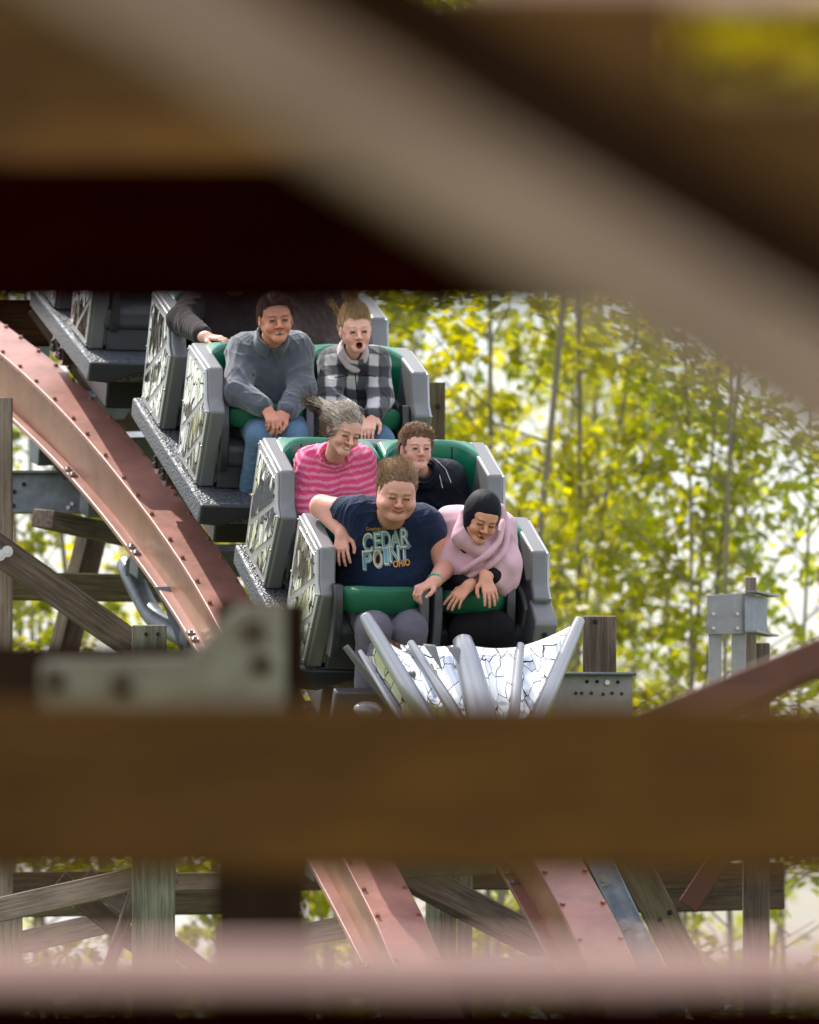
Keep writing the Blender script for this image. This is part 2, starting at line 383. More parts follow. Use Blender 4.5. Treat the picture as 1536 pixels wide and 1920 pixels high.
def lap_bar(car, y0, cx, zpad, ypad, hgt=.12, wid=.40):
    """Green pad over the thighs with two curved charcoal arms."""
    T = Vector((0, y0, 0)); g = MB(); n = 14; v = []; sec = 12
    for i in range(n+1):
        s = -1+2*i/n; x = cx+s*wid/2; yy = ypad+.06*s*s; zz = zpad-.02*s*s
        hh = hgt*(1-.25*abs(s)**6); 
        for k in range(sec):
            a = 2*math.pi*k/sec; c_, s_ = math.cos(a), math.sin(a)
            e = lambda q: math.copysign(abs(q)**.6, q)
            v.append(T+Vector((x, yy+.038*e(c_), zz+hh/2*e(s_))))
    f = [(i*sec+k, i*sec+(k+1) % sec, (i+1)*sec+(k+1) % sec, (i+1)*sec+k) for i in range(n) for k in range(sec)]
    f += [tuple(range(sec))[::-1], tuple(n*sec+k for k in range(sec))]
    g.add(v, f); bar = g.build('lap_bar', M['green_bar'], car, smooth=True)
    for s in (-1, 1):
        b = MB(); x = cx+s*(wid/2+.022); pts = []
        for t in np.linspace(0, 1, 12):
            ang = t*math.pi*.55
            yy = ypad+.04-.11*math.sin(ang)+.02*t; zz = zpad+.045-(.34)*(t**1.15)
            pts.append((yy, zz))
        outl = [(y-.012, z+.02) for y, z in pts]+[(y+.05+.03*(i/11), z-.0) for i, (y, z) in list(enumerate(pts))[::-1]]
        b.prism(outl, T+Vector((x-.022, 0, 0)), Y_, Z_, X_, 0, .044)
        a = b.build('restraint_arm', M['arm'] if s*cx < 0 else M['black'], bar, bevel=.007)
        q = MB(); q.tube([T+Vector((x-.02, pts[1][0]+.012, pts[1][1]-.01)), T+Vector((x+.02, pts[1][0]+.012, pts[1][1]-.01))], .009, 10)
        q.build('pivot_bolt', M['bolt'], a, smooth=True); q = MB()
        q.tube([T+Vector((x-.021, pts[8][0]+.02, pts[8][1])), T+Vector((x+.021, pts[8][0]+.02, pts[8][1]))], .012, 10)
        q.build('pivot_bolt', M['bolt'], a, smooth=True)
def make_car(cm, label, laps, deck_front=-.24):
    car = empty('coaster_car', cm); tag(car, label, 'roller coaster car', 'cars of the roller coaster train')
    b = MB(); hw = W/2+.03
    b.prism([(deck_front, 0), (1.36, 0), (1.36, -.1), (deck_front+.03, -.115)], Vector((-hw, 0, -.002)), Y_, Z_, X_, 0, 2*hw)
    dk = b.build('floor_deck', M['deck'], car, bevel=.012)
    b = MB()
    prof = [(-hw-.004, .01), (-hw+.02, -.085), (-hw+.25, -.06), (-hw+.34, .0), (hw-.34, .0), (hw-.25, -.06), (hw-.02, -.085), (hw+.004, .01)]
    b.prism([(-hw-.003, .0), (-hw-.003, -.1), (-hw+.1, -.11), (-hw+.24, -.06), (-.2, -.055), (.2, -.055), (hw-.24, -.06), (hw-.1, -.11), (hw+.003, -.1), (hw+.003, .0)], Vector((0, deck_front-.022, -.002)), X_, Z_, Y_, 0, .03)
    b.build('bumper_lip', M['rubber'], dk, bevel=.01)
    # dark underframe
    b = MB(); b.box((0, .7, -.24), (.4, .5, .12)); uf = b.build('underframe', M['rubber'], car, bevel=.01)
    b = MB(); b.tube([(0, -.5, -.17), (0, 1.5, -.17)], .05, 12); b.build('drawbar', M['wheel'], uf, smooth=True)
    make_row(car, 0); make_row(car, RS)
    for (rw, px, py, yl, wd, h) in laps:
        pl_ = cm.inverted() @ Q(rw, px, py, yl); k = 0 if rw in (1, 3, 5) else 1; lap_bar(car, RS*k, pl_.x, pl_.z, pl_.y-RS*k, h, wd)
    # wheel carriers at each side
    for s in (-1, 1):
        for yw in (.98,):
            x = s*(W/2-.12)
            b = MB(); b.prism([(-.09, -.1), (.11, -.1), (.13, -.27), (.06, -.34), (-.05, -.34), (-.12, -.27)], Vector((x-.015, yw, 0)), Y_, Z_, X_, 0, .05)
            wc = b.build('wheel_carrier', M['wheel'], car, bevel=.006)
            for yy, zz, rr in ((-.08, -.25, .06), (.1, -.25, .06)):
                q = MB(); q.tube([Vector((x+s*.0, yw+yy, zz)), Vector((x+s*.06, yw+yy, zz))], rr, 20)
                q.tube([Vector((x+s*.055, yw+yy, zz)), Vector((x+s*.075, yw+yy, zz))], rr*.55, 12)
                for a in range(6): q.ball((x+s*.075, yw+yy+rr*.36*math.cos(a*1.047), zz+rr*.36*math.sin(a*1.047)), .008, 6)
                q.build('wheel', M['wheel'] if rr > .05 else M['rubber'], wc, smooth=True)
            for t in range(3):
                q = MB(); q.tube([(x+s*.04, yw-.02+.03*t, -.12), (x+s*.07, yw-.03+.035*t, -.2), (x+s*.045, yw+.03*t, -.27)], .006, 6)
                q.build('hose', M['rubber'], wc, smooth=True)
    return car
L1 = [(0, -.255, .335, -.03, .125), (0, .255, .315, -.03, .115)]
carA = make_car(CA, 'front car of the descending coaster train with the silver root-like nose', [(1, 716, 1126, -.13, .37, .13), (1, 890, 1130, -.1, .31, .11), (2, 630, 985, .0, .36, .11), (2, 815, 985, .0, .36, .11)], deck_front=.0)
carB = make_car(CB, 'middle car of the train, carrying the grey sweater and plaid jacket riders', [(3, 502, 780, -.02, .38, .12), (3, 692, 786, -.02, .33, .11), (4, 425, 690, .0, .36, .11), (4, 590, 690, .0, .36, .11)])
carC = make_car(CCm, 'rearmost visible car of the train at upper left, mostly hidden by the dark beam', [(5, 290, 520, .0, .36, .11), (5, 470, 520, .0, .36, .11)])
# extra lower pod at the outer right of the front row, and grey cheek on the left
inv = CA.inverted()
b = MB(); b.prism([(-.2, .04), (-.21, .34), (-.19, .36), (-.05, .4), (.0, .04)], Vector((W/2-.10, 0, 0)), Y_, Z_, X_, 0, .11)
pod = b.build('side_pod', M['shell'], carA, bevel=.012)
q = MB(); q.tube([(W/2-.05, -.222, .29), (W/2-.05, -.19, .29)], .014, 10); q.build('latch', M['black'], pod, smooth=True)
# silver nose
def nose_pt(px, py, yl): return inv @ Q(1, px, py, yl)
TB = [((676, 1222), (742, 1330), (800, 1430), .011, -.42), ((686, 1158), (770, 1300), (872, 1462), .026, -.47), ((771, 1207), (842, 1318), (905, 1425), .018, -.55),
      ((868, 1205), (900, 1330), (925, 1440), .043, -.62), ((976, 1210), (965, 1330), (950, 1440), .016, -.6), ((1086, 1165), (1018, 1325), (965, 1450), .024, -.55)]
noses = empty('nose_cone'); noses.parent = carA
lines = []
for (a, bq, c, r, yl) in TB:
    r *= 1.3
    p0 = nose_pt(*a, yl); p1 = nose_pt(*bq, yl-.32); p2 = nose_pt(*c, yl-.5)
    pts = [p0+(p1-p0)*t if t <= 1 else p1+(p2-p1)*(t-1) for t in np.linspace(0, 2, 13)]
    lines.append(pts)
    m_ = MB(); rr = [r*.55, r*.85]+[r*(1+.25*i/10) for i in range(11)]
    d = (pts[0]-pts[1]).normalized()
    m_.tube([pts[0]+d*r*.5, pts[0]+d*r*.3]+pts[1:], rr[:1]+[r*.8]+[r*(1+.05*i) for i in range(12)], 18)
    m_.build('nose_tube', M['chrome'], noses, smooth=True)
for k in range(5):
    A_, B_ = lines[k], lines[k+1]; m_ = MB(); n1, n2 = 12, 8; v = []; f = []
    for i in range(n1+1):
        for j in range(n2+1):
            t = j/n2; p = A_[i].lerp(B_[i], t); bow = math.sin(math.pi*t)
            dip = .05*bow*(1-i/n1)                                   # scalloped top edge
            dr = (A_[-1]-A_[0]).normalized()
            p = p+Vector((0, .02*bow+.012, 0))+dr*(dip*(1.3 if k in (1,) else .5)+(.012 if k else .05))
            v.append(p)
    for i in range(n1):
        for j in range(n2): a0 = i*(n2+1)+j; f.append((a0, a0+1, a0+n2+2, a0+n2+1))
    m_.add(v, f); o = m_.build('nose_panel', M['mirror_nose'], noses, smooth=True)
    sm = o.modifiers.new('thick', 'SOLIDIFY'); sm.thickness = .006
for (a_, b_, c_, yl_) in (((795, 1210), (818, 1212), (832, 1262), -.66), ((838, 1214), (862, 1216), (884, 1278), -.7)):
    q = MB(); tri = [nose_pt(*a_, yl_), nose_pt(*b_, yl_), nose_pt(*c_, yl_-.1)]; q.add(tri+[p+Vector((0, .02, 0)) for p in tri], [(0, 1, 2), (5, 4, 3), (0, 3, 4, 1), (1, 4, 5, 2), (2, 5, 3, 0)]); q.build('nose_fin', M['shell'], noses, bevel=.003)
# side arms of the nose at left (silver bar and grey fairing)
b = MB(); P0 = nose_pt(648, 1212, -.3); P1 = nose_pt(740, 1330, -.42)
b.tube([P0, P0.lerp(P1, .5), P1], [.016, .02, .02], 10); b.build('nose_fairing', M['shell'], noses, smooth=True)
b = MB(); b.ball(nose_pt(690, 1330, -.55), .05, 16, sq=(1.4, 1, .7)); b.build('headlight_cover', M['chrome'], noses, smooth=True)
b = MB(); b.box((0, -.33, -.1), (.5, .03, .15)); b.build('nose_bulkhead', M['shell_dark'], noses, bevel=.01)
# ------------------------------------------------------------------ rails
def catmull(P, n=8):
    P = [P[0]*2-P[1]]+P+[P[-1]*2-P[-2]]; out = []
    for i in range(1, len(P)-2):
        for k in range(n):
            t = k/n; a, b_, c, d = P[i-1], P[i], P[i+1], P[i+2]
            out.append(.5*((2*b_)+(c-a)*t+(2*a-5*b_+4*c-d)*t*t+(3*b_-a-3*c+d)*t**3))
    out.append(P[-2]); return out
def ipoly(path, frames, x0, x1, z0, z1, mi, mb):
    v = []; 
    for p, (a, u) in zip(path, frames):
        for (x, z) in ((x0, z0), (x1, z0), (x1, z1), (x0, z1)): v.append(p+a*x+u*z)
    n = len(path); f = [(i*4+k, i*4+(k+1) % 4, i*4+4+(k+1) % 4, i*4+4+k) for i in range(n-1) for k in range(4)]
    f += [(3, 2, 1, 0), ((n-1)*4, (n-1)*4+1, (n-1)*4+2, (n-1)*4+3)]
    mb.add(v, f, mi)
LR = [(-330, 440, 7.8), (-150, 545, 6.2), (0, 651, 5.0), (84, 722, 4.4), (171, 811, 3.75), (257, 914, 3.1), (344, 1031, 2.4), (420, 1155, 1.7), (545, 1390, .6), (682, 1640, -.35), (752, 1785, -.85), (850, 2050, -1.6), (980, 2500, -2.6)]
base_path = catmull([at(*p) for p in LR], 10)
def rail(path, label, kind_=True, bolts_on=True):
    frames = []
    yaw = R(15); a = Vector((math.cos(yaw), math.sin(yaw), 0))
    for i in range(len(path)):
        t = (path[min(i+1, len(path)-1)]-path[max(i-1, 0)]).normalized(); u = t.cross(a); u = u if u.z > 0 else -u
        aa = a-t*a.dot(t); aa.normalize(); u.normalize(); frames.append((aa, u))
    root = empty('track_rail', Matrix.Translation(path[0])); tag(root, label, 'rail', 'rose painted rails of the coaster track')
    off = path[0]; P = [p-off for p in path]
    m_ = MB(); ipoly(P, frames, -.07, .17, -.004, .02, 0, m_); tp = m_.build('running_plate', M['rail_top'], root, bevel=.004)
    m_ = MB(); ipoly(P, frames, -.025, .12, -.014, -.004, 0, m_); m_.build('under_plate', M['rail'], tp)
    m_ = MB(); ipoly(P, frames, -.012, .012, -.26, -.014, 0, m_); m_.build('web', M['rail_web'], root)
    m_ = MB(); ipoly(P, frames, -.07, .07, -.285, -.26, 0, m_); fl = m_.build('lower_flange', M['rail'], root, bevel=.005)
    # bolts along both edges of the running plate and clips on the lower flange
    d = 0; j = 0
    def put(name, mat, par, *fn):
        nonlocal_n[0] += 1; q = MB(); [f(q) for f in fn]; q.build(name, mat, par, smooth=True)
    nonlocal_n = [0]
    for i in range(1, len(P)):
        seg = (P[i]-P[i-1]).length; d += seg
        while d > .27 and 1.2 < P[i].z+off.z < 6.5:
            d -= .27; p = P[i]; aa, u = frames[i]; tt = (P[i]-P[i-1]).normalized()
            for x in (-.05, .15):
                put('bolt', M['bolt_brown'], tp, lambda q: q.tube([p+aa*x+u*.018, p+aa*x+u*.034], [.013, .011], 6))
            put('bolt', M['bolt_brown'], tp, lambda q: q.tube([p+aa*-.05-u*.002, p+aa*-.05-u*.02], [.012, .01], 6))
            j += 1
            if j % 4 == 0:
                for s in (0, 1):
                    c0 = p+tt*(.08*s)+aa*-.05+u*-.255; put('flange_clip', M['bolt'], fl, lambda q: q.box(c0, (.02, .018, .006), Matrix((aa, tt, u)).transposed()), lambda q: q.tube([c0, c0+u*.016], .011, 6))
    return root, frames
railL, FR = rail(base_path, 'left rose rail of the track, curving down beneath the left side of the train')
ar = Vector((math.cos(R(15)), math.sin(R(15)), 0))
rail([p+ar*.92 for p in base_path[24:]], 'right rose rail of the track, showing only below the wide brown beam')
# cross ties under the rails
for i in range(7, len(base_path)-4, 11):
    aa, u = FR[i]; p = base_path[i]-u*.38
    if base_path[i].z < 3.45 or i > 62 or i < 12:
        pass
    beam('track_tie', p+aa*.0, p+aa*.92, .14, .14, M['galv'], 'galvanised cross tie between the two rose rails', 'cross tie', group='cross ties under the track', hint=Vector((0, 1, .3)))
# ------------------------------------------------------------------ foreground structure
def fb(p0, p1, hpx, Y, thick, mat, name, label, cat='timber beam', **k):
    s = SPX*(D0+Y)/D0
    return beam(name, at(p0[0], p0[1], Y), at(p1[0], p1[1], Y), thick, hpx*s, mat, label, cat, **k)
fb((-4200, 1478), (5800, 1478), 322, -27, .12, M['wood_brown'], 'ledger_beam', 'wide brown out-of-focus timber beam crossing the whole lower half', bev=.01)
fb((-5200, 444), (1700, 444), 262, -27.2, .12, M['wood_black'], 'ledger_beam', 'timber beam shade-coloured near-black dark red over the upper riders', bev=.01)
fb((-5200, 150), (760, 155), 372, -26.5, .14, M['wood_tan'], 'ledger_beam', 'warm tan blurred timber beam above the black beam at upper left', bev=.01)
fb((500, 90), (1290, 95), 260, -32.5, .1, M['wood_tan'], 'ledger_beam', 'brown blurred timber end behind the braces left of the leafy corner', bev=.01)
fb((-1700, -1163), (3600, 1938), 205, -33, .07, M['wood_beige'], 'diagonal_brace', 'pale beige strongly blurred diagonal brace from upper left to right edge', 'timber brace', bev=.008)
fb((-1600, -1446), (3700, 1840), 165, -32.75, .08, M['wood_umber'], 'diagonal_brace', 'dark umber blurred bar for the shaded side of the pale beige brace, just above it', 'timber brace', bev=.008)  # shaded side of the beige brace, added as a separate dark bar
fb((880, 300), (5400, 335), 290, -32.36, .1, M['wood_tan'], 'ledger_beam', 'brown blurred timber behind the braces at upper right', bev=.01)
fb((900, -68), (4900, -60), 150, -30, .05, M['rail_pale'], 'steel_flange', 'pale pink blurred steel edge along the top right border', 'steel rail')
fb((1590, 190), (1590, 700), 120, -31, .05, M['wood_beige'], 'timber_post', 'pale blurred upright post at the right border', 'timber post')
fb((-4000, 1818), (5500, 1810), 80, -30, .06, M['rail_pale'], 'near_rail', 'pale pink blurred steel rail along the bottom of the view', 'steel rail')
fb((-4000, 1998), (5500, 1993), 275, -30.2, .05, M['wood_black'], 'sill_beam', 'black shaded beam under the pale pink rail at the bottom border', bev=.01)
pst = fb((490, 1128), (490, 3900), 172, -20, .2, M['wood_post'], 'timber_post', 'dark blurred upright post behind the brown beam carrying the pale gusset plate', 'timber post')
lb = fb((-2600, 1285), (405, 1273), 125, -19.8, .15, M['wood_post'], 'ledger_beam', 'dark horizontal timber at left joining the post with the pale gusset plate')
s_ = SPX*(20.0-.13)/D0
g = MB(); pl = [(74, 1248), (86, 1238), (352, 1232), (426, 1154), (452, 1134), (535, 1134), (535, 1420), (74, 1400)]
o_ = at(0, 0, -20.13)
g.prism([(x*s_, -y*s_) for x, y in pl], o_, X_, CU, CF, 0, .008)
gus = g.build('gusset_plate', M['plate']); gus.data.transform(Matrix.Translation(-at(300, 1280, -20.13))); gus.location = at(300, 1280, -20.13); bpy.context.view_layer.update()
tag(gus, 'pale cream steel gusset plate bolted to the dark post and beam', 'steel plate')
bv = gus.modifiers.new('bevel', 'BEVEL'); bv.width = .003
for (x, y) in ((475, 1183), (490, 1246), (103, 1276), (228, 1284)):
    c0 = at(x, y, -20.135)
    bpy.context.view_layer.update(); bolts(gus, [c0], .017, -CF, M['wood_dark'], depth=.03)
near = fb((1180, 1375), (2600, 790), 62, -13, .03, M['rail_near'], 'near_track_rail', 'rust red rail slanting up to the right border below the steel bracket', 'steel rail')
nr2 = fb((1230, 1388), (2600, 815), 26, -12.7, .09, M['rail_near'], 'flange', None, parent=None)
nr2.parent = near; nr2.matrix_parent_inverse = near.matrix_world.inverted()
bpy.context.view_layer.update()
# ------------------------------------------------------------------ structure behind and around the track
def sb(p0, p1, hpx, Y0, Y1, thick, mat, name, label, cat='timber beam', **k):
    s = SPX*(D0+(Y0+Y1)/2)/D0
    return beam(name, at(p0[0], p0[1], Y0), at(p1[0], p1[1], Y1), thick, hpx*s, mat, label, cat, **k)
gi = empty('steel_girder', Matrix.Translation(at(-40, 922, 4.6))); tag(gi, 'blue-grey galvanised girder with bolts at the left border behind the rail', 'steel girder')
o0 = at(-40, 922, 4.6); e1 = X_
b = MB(); b.box((-1.2, 0, 0), (2.05, .008, .095)); b.build('web', M['galv'], gi)
b = MB(); b.box((-1.2, 0, .1), (2.05, .07, .007)); b.build('upper_flange', M['galv'], gi, bevel=.002)
b = MB(); b.box((-1.2, 0, -.105), (2.05, .07, .007)); b.build('lower_flange', M['galv'], gi, bevel=.002)
for (x, y) in ((8, 905), (2, 945), (16, 922), (27, 922), (25, 948), (45, 908), (132, 900), (135, 945), (128, 952), (160, 915)):
    b = MB(); p = at(x, y, 4.585)-o0; b.tube([p, p+Vector((0, -.014, 0))], [.012, .01], 8); b.build('bolt', M['bolt'] if x < 20 or x > 100 else M['hole'], gi)
sb((-400, 600), (112, 606), 84, 6.4, 6.4, .15, M['wood_umber'], 'ledger_beam', 'black-brown timber behind the rail at the upper left border')
sb((90, 560), (330, 900), 90, 5.6, 5.6, .12, M['wood_dark'], 'diagonal_brace', 'dark raking bar added to give the shade between the two upper cars', 'timber brace')  # dark filler added where the gap behind the track lies in shade
sb((8, 745), (8, 2600), 30, 3.6, 3.6, .16, M['wood_pale'], 'timber_post', 'pale upright post with its sawn top at the left border beside the rail', 'timber post')
p3 = sb((-160, 918), (255, 1215), 56, 2.6, 2.9, .12, M['wood_grey'], 'diagonal_brace', 'grey brown diagonal brace with a bolt at its upper end, lower left', 'timber brace')
bpy.context.view_layer.update(); bolts(p3, [at(14, 1034, 2.54), at(0, 1041, 2.54)], .018, Vector((0, -1, 0)))
sb((-200, 1096), (330, 1104), 50, 5.2, 5.2, .15, M['wood_olive'], 'ledger_beam', 'olive brown horizontal timber passing behind the diagonal brace')
sb((80, 972), (520, 1068), 34, 4.0, 5.4, .15, M['wood_grey'], 'ledger_beam', 'weathered timber under the girder running down behind the rail')
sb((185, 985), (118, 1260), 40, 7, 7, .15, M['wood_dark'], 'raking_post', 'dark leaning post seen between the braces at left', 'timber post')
sb((158, 985), (95, 1250), 20, 6.9, 6.9, .1, M['wood_pale'], 'raking_post', 'narrow pale strip for the lighter left face of the dark leaning post', 'timber post')  # lighter left face of the leaning post, built as its own pale strip
pp = sb((280, 1172), (280, 2500), 64, 1.6, 1.6, .12, M['wood_green'], 'timber_post', 'short pale green post top with two dark bolt holes', 'timber post')
bpy.context.view_layer.update(); bolts(pp, [at(274, 1189, 1.535), at(296, 1189, 1.535)], .006, Vector((0, -1, 0)), M['hole'], 'bolt_hole')
b = MB(); cc = [at(238, 1060, 4.6), at(262, 1110, 4.3), at(292, 1160, 4.0), at(345, 1195, 3.6), at(372, 1225, 3.4), at(420, 1340, 3.2)]
o_ = cc[0]; b.tube([p-o_ for p in catmull(cc, 6)], .055, 16); tb = b.build('steel_pipe', M['galv'], None, smooth=True); tb.location = o_; tag(tb, 'galvanised steel pipe bending down beside the short green post', 'steel pipe')
b = MB(); b.prism([(-.09, -.05), (-.09, .03), (-.05, .06), (.09, .06), (.09, -.05)], Vector((0, 0, 0)), X_, Z_, Y_, -.006, .006)
br = b.build('connector_plate', M['galv'], None, bevel=.002); br.location = at(268, 1062, 4.4); tag(br, 'rounded galvanised plate with one bolt left of the rail above the pipe', 'steel plate')
bpy.context.view_layer.update(); bolts(br, [at(268, 1058, 4.39)], .014, Vector((0, -1, 0)))
b = MB()
b.prism([(-.02, 0), (.08, 0), (.14, -.2), (.12, -.34), (.04, -.12)], Vector((0, 0, 0)), X_, Z_, Y_, -.03, .03); bb = b.build('rail_bracket', M['galv'], None, bevel=.004); bb.location = at(296, 1100, 2.6); tag(bb, 'galvanised curved bracket clamped under the rose rail at lower left', 'bracket')
b = MB(); b.prism([(-.02, 0), (.07, 0), (.12, -.12), (.1, -.2), (.04, -.12)], Vector((0, 0, 0)), X_, Z_, Y_, -.03, .03); b2 = b.build('rail_bracket', M['shell_dark'], None, bevel=.004); b2.location = at(86, 830, 4.5); tag(b2, 'dark bracket under the rose rail near the left post', 'bracket')
# right side
p = sb((818, 717), (818, 2600), 34, 4.2, 4.2, .12, M['wood_olive'], 'timber_post', 'knotty timber post rising right behind the plaid jacket rider', 'timber post')
bpy.context.view_layer.update(); bolts(p, [at(821, 762, 4.135), at(812, 812, 4.135)], .008, Vector((0, -1, 0)), M['hole'], 'bolt_hole')
p = sb((1124, 1155), (1124, 2600), 62, 1.9, 1.9, .14, M['wood_grey'], 'timber_post', 'weathered grey post top just right of the silver nose', 'timber post')
bpy.context.view_layer.update(); bolts(p, [at(1116, 1166, 1.83)], .008, Vector((0, -1, 0)), M['hole'], 'bolt_hole')
gi = empty('steel_girder', Matrix.Translation(at(1112, 1310, 1.5))); tag(gi, 'perforated grey steel girder in front of the weathered post right of the nose', 'steel girder')
b = MB(); b.box((0, 0, 0), (.19, .01, .115)); b.build('web', M['galv_pale'], gi); b = MB(); b.box((0, 0, .119), (.21, .08, .006)); b.build('upper_flange', M['galv'], gi, bevel=.002)
o0 = at(1112, 1310, 1.5)
for i, (x, y) in enumerate(((1101, 1278), (1120, 1278), (1139, 1280), (1159, 1279), (1091, 1300), (1109, 1300), (1131, 1302), (1148, 1300), (1166, 1301), (1080, 1300))):
    b = MB(); pq = at(x, y, 1.488)-o0; r_ = .014 if i == 2 else .009; b.tube([pq, pq+Vector((0, -.004 if i != 2 else -.014, 0))], [r_, r_*.9], 10); b.build('bolt_hole' if i != 2 else 'bolt', M['hole'] if i != 2 else M['bolt'], gi)
bk = empty('steel_bracket', Matrix.Translation(at(1360, 1200, 3.5))); tag(bk, 'pale galvanised support bracket on two legs at the right', 'steel support')
o0 = at(1360, 1200, 3.5)
def loc(px, py, Y): return at(px, py, Y)-o0
b = MB(); b.prism([((1326-1360)*.00272, (1200-1190)*.00272), ((1397-1360)*.00272, (1200-1188)*.00272), ((1397-1360)*.00272, (1200-1112)*.00272), ((1326-1360)*.00272, (1200-1116)*.00272)], Vector((0, 0, 0)), X_, Z_, Y_, 0, .012)
b.build('face_plate', M['galv_pale'], bk, bevel=.002)
b = MB(); c1 = loc(1397, 1112, 3.5); dv = Vector((.13, .42, 0))
b.add([c1, c1+Vector((0, 0, -.2)), c1+dv+Vector((0, 0, -.2)), c1+dv], [(0, 1, 2, 3)])
o = b.build('side_web', M['galv'], bk); o.modifiers.new('t', 'SOLIDIFY').thickness = .012
for zz in (.004, -.2):
    b = MB(); b.prism([(0, 0), (.06, -.02), (.19, .4), (.13, .44)], c1+Vector((0, 0, zz)), X_, Y_, Z_, 0, .01); b.build('side_flange', M['galv_pale'], bk)
for x0, x1 in ((1329, 1353), (1372, 1398)):
    b = MB(); c = loc((x0+x1)/2, 1330, 3.53); hw_ = (x1-x0)*.00272/2; b.box((c.x, c.y, c.z), (hw_, .02, .4)); b.build('leg', M['galv_pale'], bk, bevel=.002)
for x, y in ((1338, 1151), (1383, 1151), (1338, 1178), (1383, 1178)):
    b = MB(); pq = loc(x, y, 3.495); b.tube([pq, pq+Vector((0, -.015, 0))], .009, 8); b.build('bolt', M['bolt'], bk)
sb((1408, 1082), (1408, 1300), 20, 4.0, 4.0, .06, M['wood_pale'], 'timber_peg', 'small pale wooden peg behind the steel support bracket', 'timber peg')
sb((1418, 1205), (1418, 2600), 50, 4.1, 4.1, .1, M['wood_grey'], 'timber_post', 'grey brown post under the steel support bracket', 'timber post')
# below the brown beam
sb((-500, 1818), (330, 1632), 46, 1.9, 1.9, .1, M['wood_pale'], 'diagonal_brace', 'pale sloping timber brace at lower left under the brown beam', 'timber brace')
sb((20, 1772), (208, 1728), 42, 3.2, 3.2, .1, M['wood_pale'], 'timber_offcut', 'short pale knotty timber below the long sloping brace', 'timber brace')
sb((-300, 1715), (420, 1705), 18, 4.5, 4.5, .12, M['wood_olive'], 'ledger_beam', 'thin dark horizontal timber behind the sloping brace')
sb((252, 1675), (175, 1900), 22, 1.7, 1.7, .08, M['wood_grey'], 'raking_strut', 'thin leaning grey strut beside the green post', 'timber brace')
sb((110, 1650), (330, 1830), 40, 2.6, 2.6, .1, M['wood_dark'], 'diagonal_brace', 'dark diagonal brace behind the green post at lower left', 'timber brace')
sb((160, 1640), (420, 1850), 34, 4.2, 4.2, .1, M['wood_grey'], 'diagonal_brace', 'second grey brace running parallel behind the dark lower left brace', 'timber brace')
sb((298, 1560), (298, 2600), 60, 1.3, 1.3, .15, M['wood_green'], 'timber_post', 'green grey square post under the brown beam at left', 'timber post')
sb((20, 1700), (20, 2600), 44, 2.4, 2.4, .1, M['wood_green'], 'timber_post', 'greenish post below the pale sloping brace at the left border', 'timber post')
sb((300, 1655), (560, 1648), 34, 2.5, 2.5, .12, M['wood_pale'], 'ledger_beam', 'grey horizontal timber right of the green post, uppermost of three')
sb((300, 1692), (560, 1690), 44, 3.0, 3.0, .12, M['wood_olive'], 'ledger_beam', 'olive horizontal timber right of the green post, lower of the stack')
sb((400, 1806), (380, 1890), 12, 1.0, 1.0, .03, M['galv'], 'steel_strip', 'thin steel strip standing beside the dark post', 'steel strip')
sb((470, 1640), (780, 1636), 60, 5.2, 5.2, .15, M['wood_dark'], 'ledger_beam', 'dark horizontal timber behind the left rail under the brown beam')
sb((560, 1755), (690, 1730), 42, 2.2, 2.2, .12, M['wood_pale'], 'timber_offcut', 'short pale block end left of the left rail', 'timber brace')
sb((750, 1625), (1200, 1860), 52, 2.6, 2.2, .1, M['wood_grey'], 'diagonal_brace', 'grey diagonal brace crossing between the two rails', 'timber brace')
sb((750, 1655), (1180, 1880), 20, 2.9, 2.5, .1, M['wood_dark'], 'diagonal_brace', 'dark narrow brace directly under the grey diagonal between the rails', 'timber brace')
sb((700, 1640), (1340, 1640), 56, 4.8, 4.8, .15, M['wood_dark'], 'ledger_beam', 'shaded horizontal timber behind both rails below the brown beam')
for i, x in enumerate((812, 842, 872)):
    sb((x, 1600), (x, 2500), 28, 4+.1*i, 4+.1*i, .06, M['wood_green'] if i != 1 else M['wood_grey'], 'timber_plank', ('leftmost', 'middle', 'rightmost')[i]+' of three upright planks seen between the rails', 'timber plank', group='upright planks between the rails')
sb((1000, 1660), (965, 1760), 18, 3.6, 3.6, .06, M['wood_pale'], 'raking_strut', 'short pale leaning strut left of the right rail', 'timber brace')
stp = sb((1100, 1560), (1262, 1900), 46, 1.8, 1.2, .05, M['galv'], 'steel_plate_strip', 'blue grey bolted steel strip just right of the right rail', 'steel strip')
bpy.context.view_layer.update(); bolts(stp, [at(1133, 1649, 1.6), at(1170, 1733, 1.45), at(1197, 1740, 1.4)], .018, Vector((0, -1, 0)), M['galv_pale'])
wp = sb((1150, 1540), (1330, 1900), 62, 2.2, 1.8, .1, M['wood_olive'], 'raking_post', 'olive leaning timber with bolt holes right of the right rail', 'timber post')
bpy.context.view_layer.update(); bolts(wp, [at(1237, 1725, 1.92), at(1256, 1711, 1.92)], .009, Vector((0, -1, 0)), M['hole'], 'bolt_hole')
sb((1120, 1668), (1470, 1660), 90, 5.4, 5.4, .12, M['wood_dark'], 'ledger_beam', 'dark timber behind the bolted steel strip under the brown beam at right')
sb((-300, 1668), (240, 1662), 60, 6.0, 6.0, .12, M['wood_dark'], 'ledger_beam', 'dark timber farthest back at lower left under the brown beam')
sb((1220, 1600), (1700, 1560), 50, 3.6, 3.6, .1, M['rail_near'], 'ledger_beam', 'dull red steel ledger at right under the brown beam', 'steel girder')
sb((1290, 1700), (1420, 1500), 40, 3.2, 3.2, .1, M['rail_near'], 'diagonal_brace', 'dull red slanting brace at the lower right', 'steel brace')
